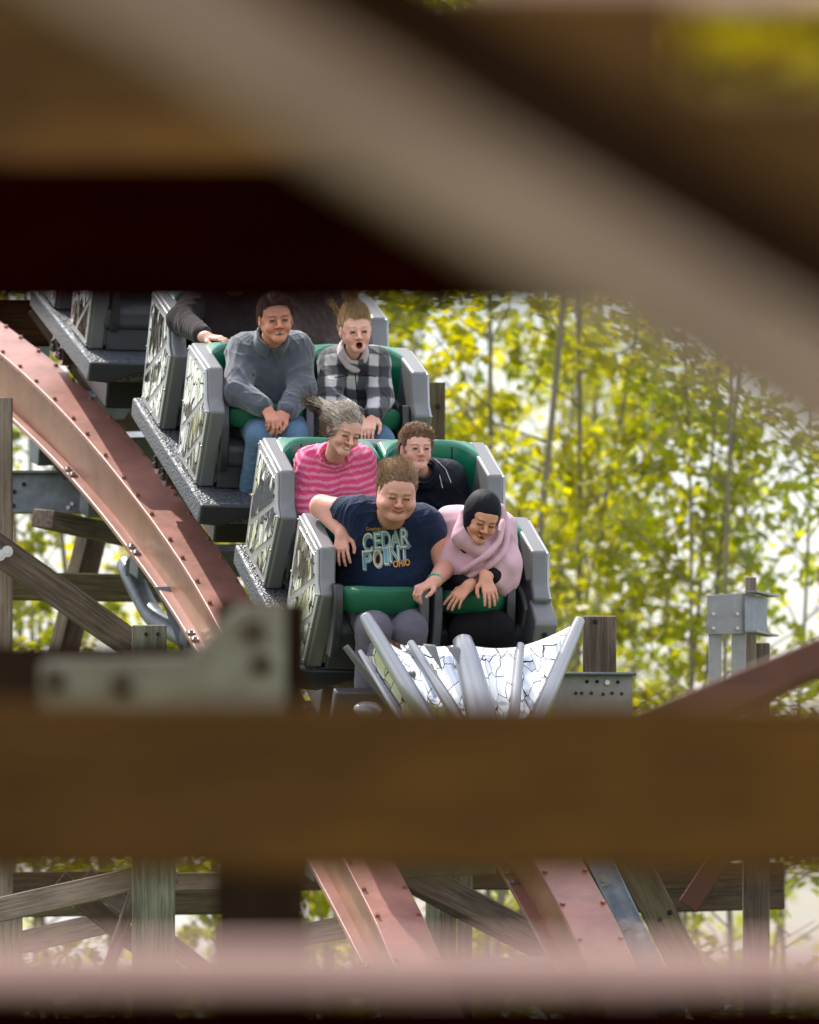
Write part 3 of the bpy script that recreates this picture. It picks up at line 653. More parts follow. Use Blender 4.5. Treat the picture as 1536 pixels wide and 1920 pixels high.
# ------------------------------------------------------------------ implicit surfaces for figures
class SDF:
    def __init__(s, lo, hi, h):
        s.lo = np.array(lo, np.float32); s.h = h; s.n = (np.ceil((np.array(hi)-s.lo)/h).astype(int)+1)
        s.F = np.full(s.n, .08, np.float32)
    def win(s, lo, hi):
        a = np.clip(np.floor((np.array(lo)-s.lo)/s.h).astype(int), 0, s.n-1); b = np.clip(np.ceil((np.array(hi)-s.lo)/s.h).astype(int)+1, 1, s.n)
        ax = [s.lo[i]+s.h*np.arange(a[i], b[i], dtype=np.float32) for i in range(3)]
        return tuple(slice(a[i], b[i]) for i in range(3)), ax[0][:, None, None], ax[1][None, :, None], ax[2][None, None, :]
    def _mix(s, sl, d, k, sub):
        f = s.F[sl]
        if f.size == 0: return
        if sub:
            d = -d; hh = np.clip(.5-.5*(f-d)/k, 0, 1); s.F[sl] = f*(1-hh)+d*hh+k*hh*(1-hh)
        else:
            hh = np.clip(.5+.5*(f-d)/k, 0, 1); s.F[sl] = f*(1-hh)+d*hh-k*hh*(1-hh)
    def cap(s, p0, p1, r0, r1=None, k=.01, sub=False):
        r1 = r0 if r1 is None else r1
        p0 = np.array(p0, np.float32); p1 = np.array(p1, np.float32); m = max(r0, r1)+k+.03
        sl, X, Y, Z = s.win(np.minimum(p0, p1)-m, np.maximum(p0, p1)+m)
        d = p1-p0; L2 = float(d@d)+1e-9
        t = np.clip(((X-p0[0])*d[0]+(Y-p0[1])*d[1]+(Z-p0[2])*d[2])/L2, 0, 1)
        q = np.sqrt((X-p0[0]-t*d[0])**2+(Y-p0[1]-t*d[1])**2+(Z-p0[2]-t*d[2])**2)-(r0+(r1-r0)*t)
        s._mix(sl, q, k, sub)
    def ell(s, c, r, Rm=None, k=.01, sub=False):
        c = np.array(c, np.float32); r = np.array(r, np.float32); m = float(r.max())+k+.03
        sl, X, Y, Z = s.win(c-m, c+m); x, y, z = X-c[0], Y-c[1], Z-c[2]
        if Rm is not None:
            Rm = np.array(Rm, np.float32); x, y, z = (x*Rm[0, 0]+y*Rm[1, 0]+z*Rm[2, 0], x*Rm[0, 1]+y*Rm[1, 1]+z*Rm[2, 1], x*Rm[0, 2]+y*Rm[1, 2]+z*Rm[2, 2])
        k0 = np.sqrt((x/r[0])**2+(y/r[1])**2+(z/r[2])**2); k1 = np.sqrt((x/r[0]**2)**2+(y/r[1]**2)**2+(z/r[2]**2)**2)+1e-6
        s._mix(sl, k0*(k0-1)/k1, k, sub)
    def mesh(s):
        F = s.F; F[0] = F[-1] = .05; F[:, 0] = F[:, -1] = .05; F[:, :, 0] = F[:, :, -1] = .05
        I = F < 0; nx, ny, nz = F.shape
        cnt = np.zeros((nx-1, ny-1, nz-1), np.int8)
        for dx in (0, 1):
            for dy in (0, 1):
                for dz in (0, 1): cnt += I[dx:nx-1+dx, dy:ny-1+dy, dz:nz-1+dz]
        act = np.argwhere((cnt > 0) & (cnt < 8)); N = len(act)
        idx = np.full(cnt.shape, -1, np.int32); idx[act[:, 0], act[:, 1], act[:, 2]] = np.arange(N)
        cor = np.array([(x, y, z) for x in (0, 1) for y in (0, 1) for z in (0, 1)])
        V = np.stack([F[act[:, 0]+c[0], act[:, 1]+c[1], act[:, 2]+c[2]] for c in cor], 1)
        acc = np.zeros((N, 3)); num = np.zeros(N)
        for i in range(8):
            for j in range(i+1, 8):
                if np.abs(cor[i]-cor[j]).sum() == 1:
                    a, b = V[:, i], V[:, j]; m = (a < 0) != (b < 0); t = np.where(m, a/(a-b+1e-12), 0)[:, None]
                    acc += np.where(m[:, None], cor[i]+(cor[j]-cor[i])*t, 0); num += m
        P = (act+acc/num[:, None])*s.h+s.lo
        Q_ = []
        for ax in range(3):
            sl0 = [slice(1, -1)]*3; sl1 = [slice(1, -1)]*3; sl0[ax] = slice(0, F.shape[ax]-1); sl1[ax] = slice(1, F.shape[ax])
            A, B = I[tuple(sl0)], I[tuple(sl1)]; e = np.argwhere(A != B)
            if not len(e): continue
            fl = A[e[:, 0], e[:, 1], e[:, 2]]; o = np.ones(3, int); o[ax] = 0; e = e+o
            u, v = [(1, 2), (2, 0), (0, 1)][ax]; du = np.zeros(3, int); du[u] = 1; dv = np.zeros(3, int); dv[v] = 1
            g = lambda q: idx[q[:, 0], q[:, 1], q[:, 2]]
            q = np.stack([g(e-du-dv), g(e-dv), g(e), g(e-du)], 1); q[~fl] = q[~fl][:, ::-1]; Q_.append(q)
        return P, np.concatenate(Q_)
def npmesh(name, parts, mat, parent, origin, cols=None):
    vs = []; fs = []; n = 0
    for P, Fq in parts: vs.append(P); fs.append(Fq+n); n += len(P)
    V = np.concatenate(vs)-np.array(origin); Fq = np.concatenate(fs); k = Fq.shape[1]
    me = bpy.data.meshes.new(name); me.vertices.add(len(V)); me.vertices.foreach_set('co', V.astype(np.float32).ravel())
    me.loops.add(Fq.size); me.loops.foreach_set('vertex_index', Fq.astype(np.int32).ravel())
    me.polygons.add(len(Fq)); me.polygons.foreach_set('loop_start', np.arange(0, Fq.size, k, dtype=np.int32))
    me.update(calc_edges=True); me.polygons.foreach_set('use_smooth', np.ones(len(Fq), bool))
    if cols is not None:
        c = np.ones((len(V), 4), np.float32); c[:, :3] = cols
        me.color_attributes.new('Col', 'FLOAT_COLOR', 'POINT').data.foreach_set('color', c.ravel())
    me.materials.append(mat); me.validate()
    o = bpy.data.objects.new(name, me); COL.objects.link(o)
    if parent: o.parent = parent
    return o
def vnormals(P, Fq):
    n = np.cross(P[Fq[:, 2]]-P[Fq[:, 0]], P[Fq[:, 3]]-P[Fq[:, 1]]); N = np.zeros_like(P)
    for k in range(4): np.add.at(N, Fq[:, k], n)
    return N/(np.linalg.norm(N, axis=1)[:, None]+1e-12)
def laplace(P, Fq, it=2, lam=.5):
    for _ in range(it):
        A = np.zeros_like(P); c = np.zeros(len(P))
        for a, b in ((0, 1), (1, 2), (2, 3), (3, 0)):
            np.add.at(A, Fq[:, a], P[Fq[:, b]]); np.add.at(A, Fq[:, b], P[Fq[:, a]]); np.add.at(c, Fq[:, a], 1); np.add.at(c, Fq[:, b], 1)
        P = P+lam*(A/c[:, None]-P)
    return P
def wrinkle(P, Fq, amp, seed, freq=1.0, dirs=None):
    rg = np.random.default_rng(seed); N = vnormals(P, Fq); d = np.zeros(len(P))
    warp = np.stack([np.sin(P@rg.normal(size=3)*14+rg.uniform(0, 6)) for _ in range(3)], 1)*.025
    Pw = P+warp
    for i in range(9):
        k = rg.normal(size=3); k[2] *= .6; k /= np.linalg.norm(k); f = rg.uniform(28, 95)*freq
        s_ = np.sin(Pw@k*f+rg.uniform(0, 6)); d += (1-np.abs(s_))**2.2*rg.uniform(.5, 1)*(28/f)**.5*np.clip(np.sin(P@rg.normal(size=3)*9+rg.uniform(0, 6))+.4, 0, 1.4)
    return P+N*((d-d.mean())*amp)[:, None]
# ------------------------------------------------------------------ cloth and skin materials
SKIN = pmat('skin', (.6, .35, .27), .5, 0, .06, 40, .08, 180, attr=True, sss=.12, spec=.35, dist=.002)
HAIR = pmat('hair', (.3, .2, .1), .45, 0, .12, 60, attr=True, spec=.4)
def cloth(name, col, var=.2, rough=.85, bump=.35, bs=260, sheen=.3, attr=False): return pmat(name, col, rough, 0, var, 14, bump, bs, attr=attr, spec=.2, dist=.003, sheen=sheen)
def col_lin(r, g, b_): f = lambda c: ((c/255+.055)/1.055)**2.4 if c > 10 else c/255/12.92; return np.array([f(r), f(g), f(b_)])
# ------------------------------------------------------------------ heads
def head_basis(yaw, pitch, roll):
    return Matrix.Rotation(yaw, 3, 'Z') @ Matrix.Rotation(roll, 3, 'Y') @ Matrix.Rotation(pitch, 3, 'X')
def make_head(c, Rm, sc_, sp):
    """c centre, Rm basis (face looks to local -y), returns mesh part + colours."""
    Rn = np.array(Rm); c = np.array(c)
    T = lambda *p: c+Rn@(np.array(p)*sc_)
    wd = sp.get('wide', 1.0); h = .0026
    F = SDF(c-.2*sc_, c+.2*sc_, h)
    E = lambda p, r, k=.012, sub=False: F.ell(T(*p), np.array(r)*sc_, Rn, k*sc_, sub)
    K = lambda a, b, r0, r1=None, k=.012, sub=False: F.cap(T(*a), T(*b), r0*sc_, (r0 if r1 is None else r1)*sc_, k*sc_, sub)
    E((0, .018, .032), (.074, .094, .082)); E((0, -.022, -.02), (.06*wd, .062, .078), .03)
    E((0, -.045, .03), (.06, .045, .045), .03)
    for s in (-1, 1):
        K((s*.05*wd, .0, -.045), (s*.012, -.07, -.088), .022, .018, .03); E((s*.036*wd, -.062, -.036), (.026*wd, .022, .024), .022)
        K((s*.058, -.03, .0), (s*.03, -.072, -.012), .012, .012, .02)
    E((0, -.072, -.09), (.026, .02, .018), .02)
    if sp.get('chin2'):
        E((0, -.03, -.092), (.05, .04, .022), .03); E((0, .01, -.095), (.068, .05, .035), .04)
        for s in (-1, 1): E((s*.05, -.02, -.05), (.03, .04, .035), .03)
    K((-.034, -.082, .016), (.034, -.082, .016), .0115, None, .014); 
    for s in (-1, 1): F.ell(T(s*.031, -.102, -.003), np.array((.019, .016, .0125))*sc_, Rn, .01*sc_, True)
    for s in (-1, 1): E((s*.0305, -.0735, -.003), (.0145, .0145, .0125), .002)
    sq = sp.get('squint', .5)
    for s in (-1, 1):   # lids
        K((s*.017, -.0845, .0035-.002*sq), (s*.031, -.09, .0075-.004*sq), .0042, .0046, .004); K((s*.031, -.09, .0075-.004*sq), (s*.045, -.082, .002), .0046, .0038, .004)
        K((s*.018, -.085, -.0095+.002*sq), (s*.031, -.088, -.0125+.0035*sq), .0036, None, .004); K((s*.031, -.088, -.0125+.0035*sq), (s*.044, -.082, -.007), .0036, None, .004)
    nl = sp.get('nose', 1.0)
    K((0, -.086, .006), (0, -.086-.022*nl, -.028), .0075, .0105, .008); E((0, -.106*(.5+.5*nl), -.031), (.0125, .0105, .0095), .006)
    for s in (-1, 1): E((s*.0125, -.096, -.034), (.0085, .011, .0075), .005); E((s*.006, -.103, -.042), (.003, .004, .004), .003, True)
    mo = sp.get('mouth', 'smile'); mw = sp.get('mw', .026)
    if mo == 'open':
        E((0, -.09, -.07), (.018, .03, .02), .004, True); oval = [(math.cos(t)*.019, -.0925+.004*abs(math.cos(t)), -.07+math.sin(t)*.021) for t in np.linspace(0, 2*math.pi, 13)]
        for a, b in zip(oval, oval[1:]): K(a, b, .0042, None, .004)
    elif mo in ('laugh',):
        E((0, -.094, -.0645), (mw*.88, .018, .011), .004, True)
        up = [(x, -.0965+.35*abs(x)**1.15, -.0555+9*x*x*.9) for x in np.linspace(-mw, mw, 7)]; dn = [(x, -.094+.35*abs(x)**1.15, -.0735+22*x*x) for x in np.linspace(-mw, mw, 7)]
        for pl_ in (up, dn):
            for a, b in zip(pl_, pl_[1:]): K(a, b, .0034, None, .006)
        K((-mw*.75, -.088, -.0595), (mw*.75, -.088, -.0595), .006, None, .001)
    else:
        cv = 10 if mo == 'smile' else 0
        up = [(x, -.0945+.3*abs(x), -.0585+cv*x*x) for x in np.linspace(-mw, mw, 7)]; dn = [(x, -.093+.3*abs(x), -.067+cv*1.1*x*x) for x in np.linspace(-mw, mw, 7)]
        for a, b in zip(up, up[1:]): K(a, b, .0042, None, .005)
        for a, b in zip(dn, dn[1:]): K(a, b, .0048, None, .005)
        md = [(x, -.101+.32*abs(x), -.0628+cv*1.05*x*x) for x in np.linspace(-mw, mw, 7)]
        for a, b in zip(md, md[1:]): K(a, b, .002, None, .002, True)
    if mo in ('smile', 'laugh'):
        for s in (-1, 1): K((s*.02, -.093, -.038), (s*(mw+.011), -.082, -.058), .0022, None, .006, True); E((s*.04*wd, -.07, -.037), (.019, .016, .014), .015)
    if sp.get('ears', True):
        for s in (-1, 1): E((s*.077, .008, -.008), (.009, .019, .031), .006); E((s*.085, .004, -.004), (.004, .009, .016), .004, True)
    nk = sp.get('neck', .05); nt_ = sp.get('neckto')
    n0 = T(0, .02, -.06); n1 = np.array(nt_) if nt_ is not None else T(0, .03, -.19)
    d = n1-n0; L_ = np.linalg.norm(d); n1 = n0+d*min(1, .15*sc_/L_)
    F.cap(n0, n1, nk*sc_, nk*sc_*1.05, .02*sc_)
    P, Fq = F.mesh(); P = laplace(P, Fq, 1, .35)
    # colours in head-local coordinates
    q = (P-c)@Rn/sc_; x, y, z = q[:, 0], q[:, 1], q[:, 2]; ax_ = np.abs(x)
    skin = np.array(sp['skin']); C = np.tile(skin, (len(P), 1)); front = y < -.04
    def mixc(mask, col, a=1.0): 
        m = (np.clip(mask, 0, 1)*a)[:, None]; C[:] = C*(1-m)+np.array(col)*m
    red = skin*np.array([1.02, .72, .68])
    mixc(np.exp(-((ax_-.04)**2/.0004+(z+.035)**2/.0004)), red, sp.get('flush', .35)); mixc(np.exp(-((x)**2/.00016+(z+.031)**2/.00012)), red, .25)
    lip = np.array(sp.get('lip', skin*np.array([.82, .55, .52]))); dark = np.array((.02, .006, .005)); white = np.array((.75, .72, .66))
    sm = lambda v, a, b: np.clip((v-a)/(b-a), 0, 1)
    inell = lambda cx, cz, rx, rz, pw=2: 1-sm((np.abs((x-cx)/rx)**pw+np.abs((z-cz)/rz)**pw), .75, 1.25)
    if mo == 'open':
        rim = inell(0, -.07, .0215, .024)*front; mixc(rim, lip, .7); mixc(inell(0, -.07, .0165, .019)*front, (.09, .012, .01)); mixc(inell(0, -.056, .012, .0045)*front, white)
        mixc(inell(0, -.081, .010, .007)*front, (.3, .07, .06))
    elif mo == 'laugh':
        zc = -.0635+13*x*x; b_ = .75*(1-sm(np.abs(z-zc)/.0125, .85, 1.1))*(1-sm(ax_/mw, .95, 1.15))*front; mixc(b_, lip)
        mixc((1-sm(np.abs(z-zc+.0022)/.0075, .85, 1.1))*(1-sm(ax_/mw, .78, .92))*front, (.12, .03, .025)); mixc((1-sm(np.abs(z-zc)/.0042, .85, 1.15))*(1-sm(ax_/mw, .74, .88))*front, np.array((.66, .62, .56)))
    else:
        cv = 10 if mo == 'smile' else 0; zc = -.0628+cv*1.05*x*x
        mixc((1-sm(np.abs(z-zc)/.0085, .7, 1.2))*(1-sm(ax_/mw, .9, 1.1))*front, lip, .8); mixc((1-sm(np.abs(z-zc)/.0022, .8, 1.3))*(1-sm(ax_/mw, .95, 1.1))*front, dark, .8)
        if sp.get('teeth'): mixc((1-sm(np.abs(z-zc)/.004, .8, 1.2))*(1-sm(ax_/mw, .6, .8))*front, white, .95)
    bc = np.array(sp.get('brow', (.05, .03, .02)))
    for s in (-1, 1):
        bz = .02-((x-s*.033)**2)*8+sp.get('browup', 0); mixc((1-sm(np.abs(z-bz)/.0038, .6, 1.2))*(1-sm(np.abs(x-s*.032)/.02, .8, 1.1))*front, bc, sp.get('browa', .7))
        op = .0058*(1-.68*sq)                                       # visible eye opening
        ez = -.003; eye = (1-sm(np.abs(z-ez+((x-s*.031)/.014)**2*.002)/op, .75, 1.15))*(1-sm(np.abs(x-s*.031)/.0135, .8, 1.1))*front
        ln = (1-sm(np.abs(z-ez+((x-s*.031)/.014)**2*.002)/(op+.0035), .7, 1.2))*(1-sm(np.abs(x-s*.031)/.0165, .8, 1.1))*front
        mixc(ln, skin*.18, .75); mixc(eye, (.2, .17, .15) if sq < .8 else skin*.1); mixc(eye*inell(s*.031+sp.get('look', 0), ez, .0078, .009), sp.get('iris', (.04, .025, .015))); 
    return (P, Fq), C
def hair_cap(c, Rm, sc_, sp):
    """Scalp-hugging hair shell, open at the face."""
    Rn = np.array(Rm); c = np.array(c); T = lambda *p: c+Rn@(np.array(p)*sc_)
    F = SDF(c-.19*sc_, c+.19*sc_, .003); th = sp.get('thick', .008)+.004
    F.ell(T(0, .022, .036), np.array((.075+th, .094+th, .083+th))*sc_, Rn, .01)
    if sp.get('sides', True):
        F.ell(T(0, .035, -.01), np.array((.078+th*.5, .075+th, .075))*sc_, Rn, .02)
    hl = sp.get('line', .062)-.004
    F.ell(T(0, -.13, hl-.115), np.array((.082, .13, .11))*sc_, Rn, .008, True)    # face opening
    F.ell(T(0, -.02, -.135), np.array((.14, .14, .085))*sc_, Rn, .008, True)
    for s in (-1, 1): F.ell(T(s*.088, -.0, -.012), np.array((.022, .026, .038))*sc_, Rn, .006, True)
    P, Fq = F.mesh(); P = laplace(P, Fq, 2); q = (P-c)@Rn/sc_
    # ragged hairline: the front rim is pushed back unevenly into the scalp
    N = vnormals(P, Fq); rim = np.clip((.085-q[:, 2])/.03, 0, 1)*np.clip(-q[:, 1]/.05, 0, 1)
    P = P-N*(rim*(.003+.003*np.sin(q[:, 0]*260)*np.sin(q[:, 0]*97+1)))[:, None]*sc_
    return P, Fq
def strands(roots, dirs, lens, rad, bend, cols, seg=6, seed=0, curl=.012):
    rg = np.random.default_rng(seed); N = len(roots); V = []; Fq = []; C = []
    t = np.linspace(0, 1, seg+1); base = 0
    ph = rg.uniform(0, 6, (N, 3)); 
    side = np.cross(dirs, rg.normal(size=(N, 3))); side /= np.linalg.norm(side, axis=1)[:, None]; up = np.cross(dirs, side)
    pts = []
    for k in range(seg+1):
        p = roots+dirs*(lens*t[k])[:, None]+bend*((t[k]**1.8)*lens)[:, None]+np.sin(ph+t[k]*5)*curl*t[k]; pts.append(p)
    for k in range(seg+1):
        r = rad*(1-t[k])**.7+.0004
        for a in range(3):
            an = a*2.094; V.append(pts[k]+(side*math.cos(an)+up*math.sin(an))*(r if np.ndim(r) == 0 else r[:, None])); C.append(cols)
    V = np.stack(V, 1).reshape(-1, 3); C = np.stack(C, 1).reshape(-1, 3); m = 3*(seg+1)
    fb_ = np.array([(k*3+a, k*3+(a+1) % 3, (k+1)*3+(a+1) % 3, (k+1)*3+a) for k in range(seg) for a in range(3)])
    Fq = (fb_[None]+(np.arange(N)*m)[:, None, None]).reshape(-1, 4)
    return (V, Fq), C
def scalp(P, N, c, Rm, sc_, n, seed):
    """Hair roots spread over the cap's own outer surface, hairline included."""
    rg = np.random.default_rng(seed); q = (P-np.array(c))@np.array(Rm)/sc_; nl = N@np.array(Rm)
    ctr = np.array((0, .022, .03)); out = ((q-ctr)*nl).sum(1) > .02
    idx = rg.choice(np.nonzero(out)[0], n); jit = rg.normal(size=(n, 3))*.0015
    return P[idx]-N[idx]*.002+jit, N[idx], q[idx]
# ------------------------------------------------------------------ hands
def hand(F, wrist, dirn, palmn, side, curl=(.35, .5, .4), spread=.12, sc_=1.0, thumb=.6, infl=0, kk=.006):
    """dirn points to the fingertips, palmn out of the palm, side = direction of the thumb side (+1/-1 about cross)."""
    w_ = np.array(wrist, float); d = np.array(dirn, float); d /= np.linalg.norm(d); n = np.array(palmn, float); n -= d*(n@d); n /= np.linalg.norm(n)
    s_ = np.cross(d, n)*side
    offs = [.030, .010, -.010, -.028]; fl = [.070, .078, .073, .057]; rr = [.0085, .0088, .0084, .0074]
    F.cap(w_-d*.02*sc_, w_+d*.02*sc_, .023*sc_, .024*sc_, .014)
    for i in range(4):
        o = offs[i]*sc_; kn = w_+d*(.088-.01*abs(offs[i])/.03*(1 if i == 3 else .5))*sc_+s_*o
        F.cap(w_+s_*o*.55+d*.012*sc_, kn, .0125*sc_, .0105*sc_, .012)
        a = -spread*(offs[i]/.03)*-1; dd = d*math.cos(a)+s_*math.sin(a); p = kn; ang = 0
        cu = [c_*(1+.12*(i-1)) for c_ in curl]; jit = [.0, .08, -.06, .05][i]
        for j, fr_ in enumerate((.45, .31, .24)):
            ang += cu[j]+jit*(j == 0); e = dd*math.cos(ang)+n*math.sin(ang); q = p+e*fl[i]*fr_*sc_
            F.cap(p, q, (rr[i]-.0007*j)*sc_, (rr[i]-.0007*(j+1))*sc_, kk if j == 0 else .003); p = q
    t0 = w_+d*.02*sc_+s_*.022*sc_+n*.008*sc_; t1 = t0+(d*.6+s_*.75+n*.35*thumb)*.036*sc_; e = (d*.9+s_*.25+n*.5*thumb); e /= np.linalg.norm(e)
    t2 = t1+e*.03*sc_; e2 = d*.95+n*.5*thumb-s_*.1; e2 /= np.linalg.norm(e2); t3 = t2+e2*.024*sc_
    F.cap(t0, t1, .0145*sc_, .0115*sc_, .012); F.cap(t1, t2, .0105*sc_, .0095*sc_, .004); F.cap(t2, t3, .0095*sc_, .0075*sc_, .003)
V3 = lambda v: np.array(v, float)
def person(row, sp, label):
    q = lambda k: V3(Q(row, *sp[k])) if len(sp[k]) == 3 else None
    J = {k: V3(Q(row, *sp[k])) for k in ('nb', 'sl', 'sr', 'el', 'er', 'wl', 'wr', 'hl', 'hr', 'kl', 'kr') if k in sp}
    row_R = ROWS[row].to_3x3(); dn = V3(row_R @ Vector((0, 0, -1))); fw = V3(row_R @ Vector((0, -1, 0)))
    rt = sp.get('rt', .1); ra = sp.get('ra', 1.0); rl = sp.get('rl', 1.0)
    hips = (J['hl']+J['hr'])/2; org = hips
    root = empty('person', Matrix.Translation(Vector(hips))); tag(root, label, 'person', None)
    hc = V3(Q(row, *sp['head'])); HR = head_basis(R(sp['rot'][0]), R(sp['rot'][1]), R(sp['rot'][2])); hs = sp.get('hs', 1.0)
    spn = dict(sp['face']); spn['neckto'] = J['nb']
    hp, hcol = make_head(hc, HR, hs, spn)
    allp = np.stack(list(J.values())); lo = allp.min(0)-.3; hi = allp.max(0)+.3
    def torso(F, g, belly=True):
        nb = J['nb']; 
        sh = (J['sl']+J['sr'])/2; ax_ = J['sr']-J['sl']
        cl = J['sl']+ax_*.2+(hips-sh)*.12; cr = J['sr']-ax_*.2+(hips-sh)*.12
        F.cap(J['hl'], cl, rt*1.02+g, rt*.9+g, .07); F.cap(J['hr'], cr, rt*1.02+g, rt*.9+g, .07)
        F.cap(J['sl']+ax_*.06, J['sr']-ax_*.06, .05*ra+g, None, .05); F.cap(nb-(nb-sh)*.6, nb, .058+g, .05+g, .04)
        if sp.get('bust'):
            for a in (cl, cr): F.ell(a+(hips-sh)*.16+fw*sp['bust'], (.07+g, .07+g, .065+g), None, .04)
        if sp.get('belly'):
            bb = sp['belly']; F.ell(hips*.6+sh*.4+fw*bb[0], np.array(bb[1])+g, None, .06)
    def arm(F, S, E, Wp, g, t=2.0, end=None):
        """t: 0..1 upper arm, 1..2 forearm covered"""
        e1 = S+(E-S)*min(1, t); F.cap(S, e1, .048*ra+g, (.041 if t >= 1 else .046)*ra+g, .03)
        if t > 1: F.cap(E, E+(Wp-E)*(t-1), .041*ra+g, ((.026*(t-1)+.04*(2-t))*min(ra, 1.15))+g, .02)
    # body: one continuous mesh (limbs, trunk, hands) with the head joined at the neck
    h = sp.get('h', .0045)
    F = SDF(lo, hi, h); torso(F, -.012)
    for s, S, E, Wp in (('l', J['sl'], J['el'], J['wl']), ('r', J['sr'], J['er'], J['wr'])):
        arm(F, S, E, Wp, 0)
        hd = sp.get('hand'+s)
        if hd: hand(F, Wp, V3(hd['d']), V3(hd['n']), hd['s'], hd.get('curl', (.3, .4, .3)), hd.get('spread', .1), hd.get('sc', .97), hd.get('thumb', .6))
        else: F.cap(Wp, Wp+(Wp-E)/np.linalg.norm(Wp-E)*.09, .03, .025, .02)
    for s in 'lr':
        H, Kk = J['h'+s], J['k'+s]; an = Kk+dn*.34+fw*sp.get('shin', .05); F.cap(H, Kk, .075*rl, .052*rl, .03); F.cap(Kk, an, .05*rl, .036, .02); F.cap(an, an+fw*.12, .03, .024, .02)
    bp = F.mesh(); bcol = np.tile(np.array(sp['face']['skin']), (len(bp[0]), 1))
    # redder knuckles and joints are part of skin colour
    body = npmesh('body', [bp, hp], SKIN, root, org, np.concatenate([bcol, hcol]))
    # top
    t = sp['top']; F = SDF(lo, hi, .006 if not sp.get('fine') else .005); g = t.get('g', .014); torso(F, g)
    tl, tr = t.get('sleeve', (1.9, 1.9)); arm(F, J['sl'], J['el'], J['wl'], g, tl); arm(F, J['sr'], J['er'], J['wr'], g, tr)
    for ex in t.get('extra', []): F.cap(V3(Q(row, *ex[0])), V3(Q(row, *ex[1])), ex[2], ex[3], ex[4])
    # neckline cut
    nbv = J['nb']; hd_ = hc-nbv; hd_ /= np.linalg.norm(hd_)
    F.ell(nbv+hd_*t.get('nk', .05), (t.get('nr', .066),)*3, None, .012, True)
    F.cap(nbv+hd_*.02, nbv+hd_*.16, t.get('nr', .066)*.95, None, .01, True)
    P, Fq = F.mesh(); P = laplace(P, Fq, 1); P = wrinkle(P, Fq, t.get('wr', .0035), sp.get('seed', 1)); cols = None
    if t.get('col'): cols = t['col'](P, J)
    top = npmesh(t['name'], [(P, Fq)], t['mat'], root, org, cols)
    if t.get('collar'):
        cc_ = t['collar']; F = SDF(nbv-.16, nbv+.16, .004)
        e1 = V3((1, 0, 0)); e1 -= hd_*(e1@hd_); e1 /= np.linalg.norm(e1); e2 = np.cross(hd_, e1); ff = fw-hd_*(fw@hd_); ff /= np.linalg.norm(ff); prev = None
        for a in np.linspace(0, 2*math.pi, 61):
            dr = e1*math.cos(a)+e2*math.sin(a); fr_ = dr@ff; rr_ = cc_.get('r', .066)
            p = nbv+hd_*(cc_.get('up', .045)-cc_.get('drop', .02)*max(0, fr_)**2+.006*math.sin(3*a+1))+dr*rr_*(1+.12*max(0, fr_))
            if cc_.get('open') and fr_ > .93: prev = None; continue
            bt = p-hd_*cc_.get('hh', .015)+dr*.012; th_ = cc_.get('th', .014)
            F.cap(bt, p, th_, th_*.75, .008)
            if prev is not None: F.cap(prev, p, th_*.8, None, .006)
            prev = p
        P, Fq = F.mesh(); P = laplace(P, Fq, 1); P = wrinkle(P, Fq, .0012, 5); npmesh('collar', [(P, Fq)], cc_.get('mat', t['mat']), top, org).matrix_parent_inverse = Matrix()
    # trousers
    b_ = sp['legs']; F = SDF(lo, hi, .007)
    for s in 'lr':
        H, Kk = J['h'+s], J['k'+s]; an = Kk+dn*.3+fw*sp.get('shin', .05); F.cap(H, Kk, .086*rl, .066*rl, .02); F.cap(Kk, an, .064*rl, .05*rl, .02)
    if b_.get('skirt'): F.cap((J['hl']+J['hr'])/2, (J['kl']+J['kr'])/2, .1, .085, .08); 
    F.cap(J['hl'], J['hr'], .1*rl, None, .05)
    P, Fq = F.mesh(); P = laplace(P, Fq, 1); P = wrinkle(P, Fq, .003, sp.get('seed', 1)+50); npmesh(b_['name'], [(P, Fq)], b_['mat'], root, org)
    F = SDF(lo, hi, .007)
    for s in 'lr':
        an = J['k'+s]+dn*.34+fw*sp.get('shin', .05); F.cap(an+dn*.02, an+fw*.15+dn*.03, .05, .042, .02); F.cap(an, an+dn*.02, .05, .052, .02)
    P, Fq = F.mesh(); npmesh('shoes', [(P, Fq)], M['rubber'], root, org)
    return root, top, J, (hc, HR, hs), org
# pattern colours that belong to the cloth
def stripes(P, J):
    a, b = col_lin(216, 72, 122), col_lin(228, 138, 165); up = (J['nb']-(J['hl']+J['hr'])/2); up = up/np.linalg.norm(up)
    s = (P-J['nb'])@up; s = s+.004*np.sin(P[:, 0]*30); m = np.clip((np.sin(s*2*math.pi/.026)-.3)*2.5+.5, 0, 1)[:, None]; return a*(1-m)+b*m
CLO = {}
CLO['grey'] = cloth('grey_wool_sweater', tuple(col_lin(84, 88, 98)), .3, .9, .5, 420, .5)
CLO['pink'] = cloth('pink_striped_knit', (1, 1, 1), .12, .85, .25, 300, .2, attr=True)
CLO['navy'] = cloth('navy_cotton', (.006, .017, .05), .25, .85, .3, 300, .12)
CLO['navyshiny'] = cloth('dark_navy_jacket', (.003, .004, .012), .3, .5, .3, 60, .0)
CLO['rose'] = cloth('pale_rose_shawl', tuple(col_lin(214, 172, 184)), .1, .8, .25, 200, .15)
CLO['black'] = cloth('black_cloth', (.005, .004, .006), .3, .85, .3, 200, 0)
CLO['blackscarf'] = cloth('black_underscarf', (.006, .006, .012), .2, .7, .3, 200, 0)
CLO['jeans'] = cloth('light_blue_denim', tuple(col_lin(92, 120, 150)), .3, .85, .4, 350, .1)
CLO['trousers'] = cloth('grey_trousers', tuple(col_lin(104, 98, 110)), .15, .85, .25, 250, .15)
CLO['hood'] = cloth('pale_hoodie', tuple(col_lin(200, 185, 190)), .15, .9)
CLO['dark'] = cloth('dark_jacket_cloth', tuple(col_lin(48, 40, 40)), .3, .9, .3, 300, .1)
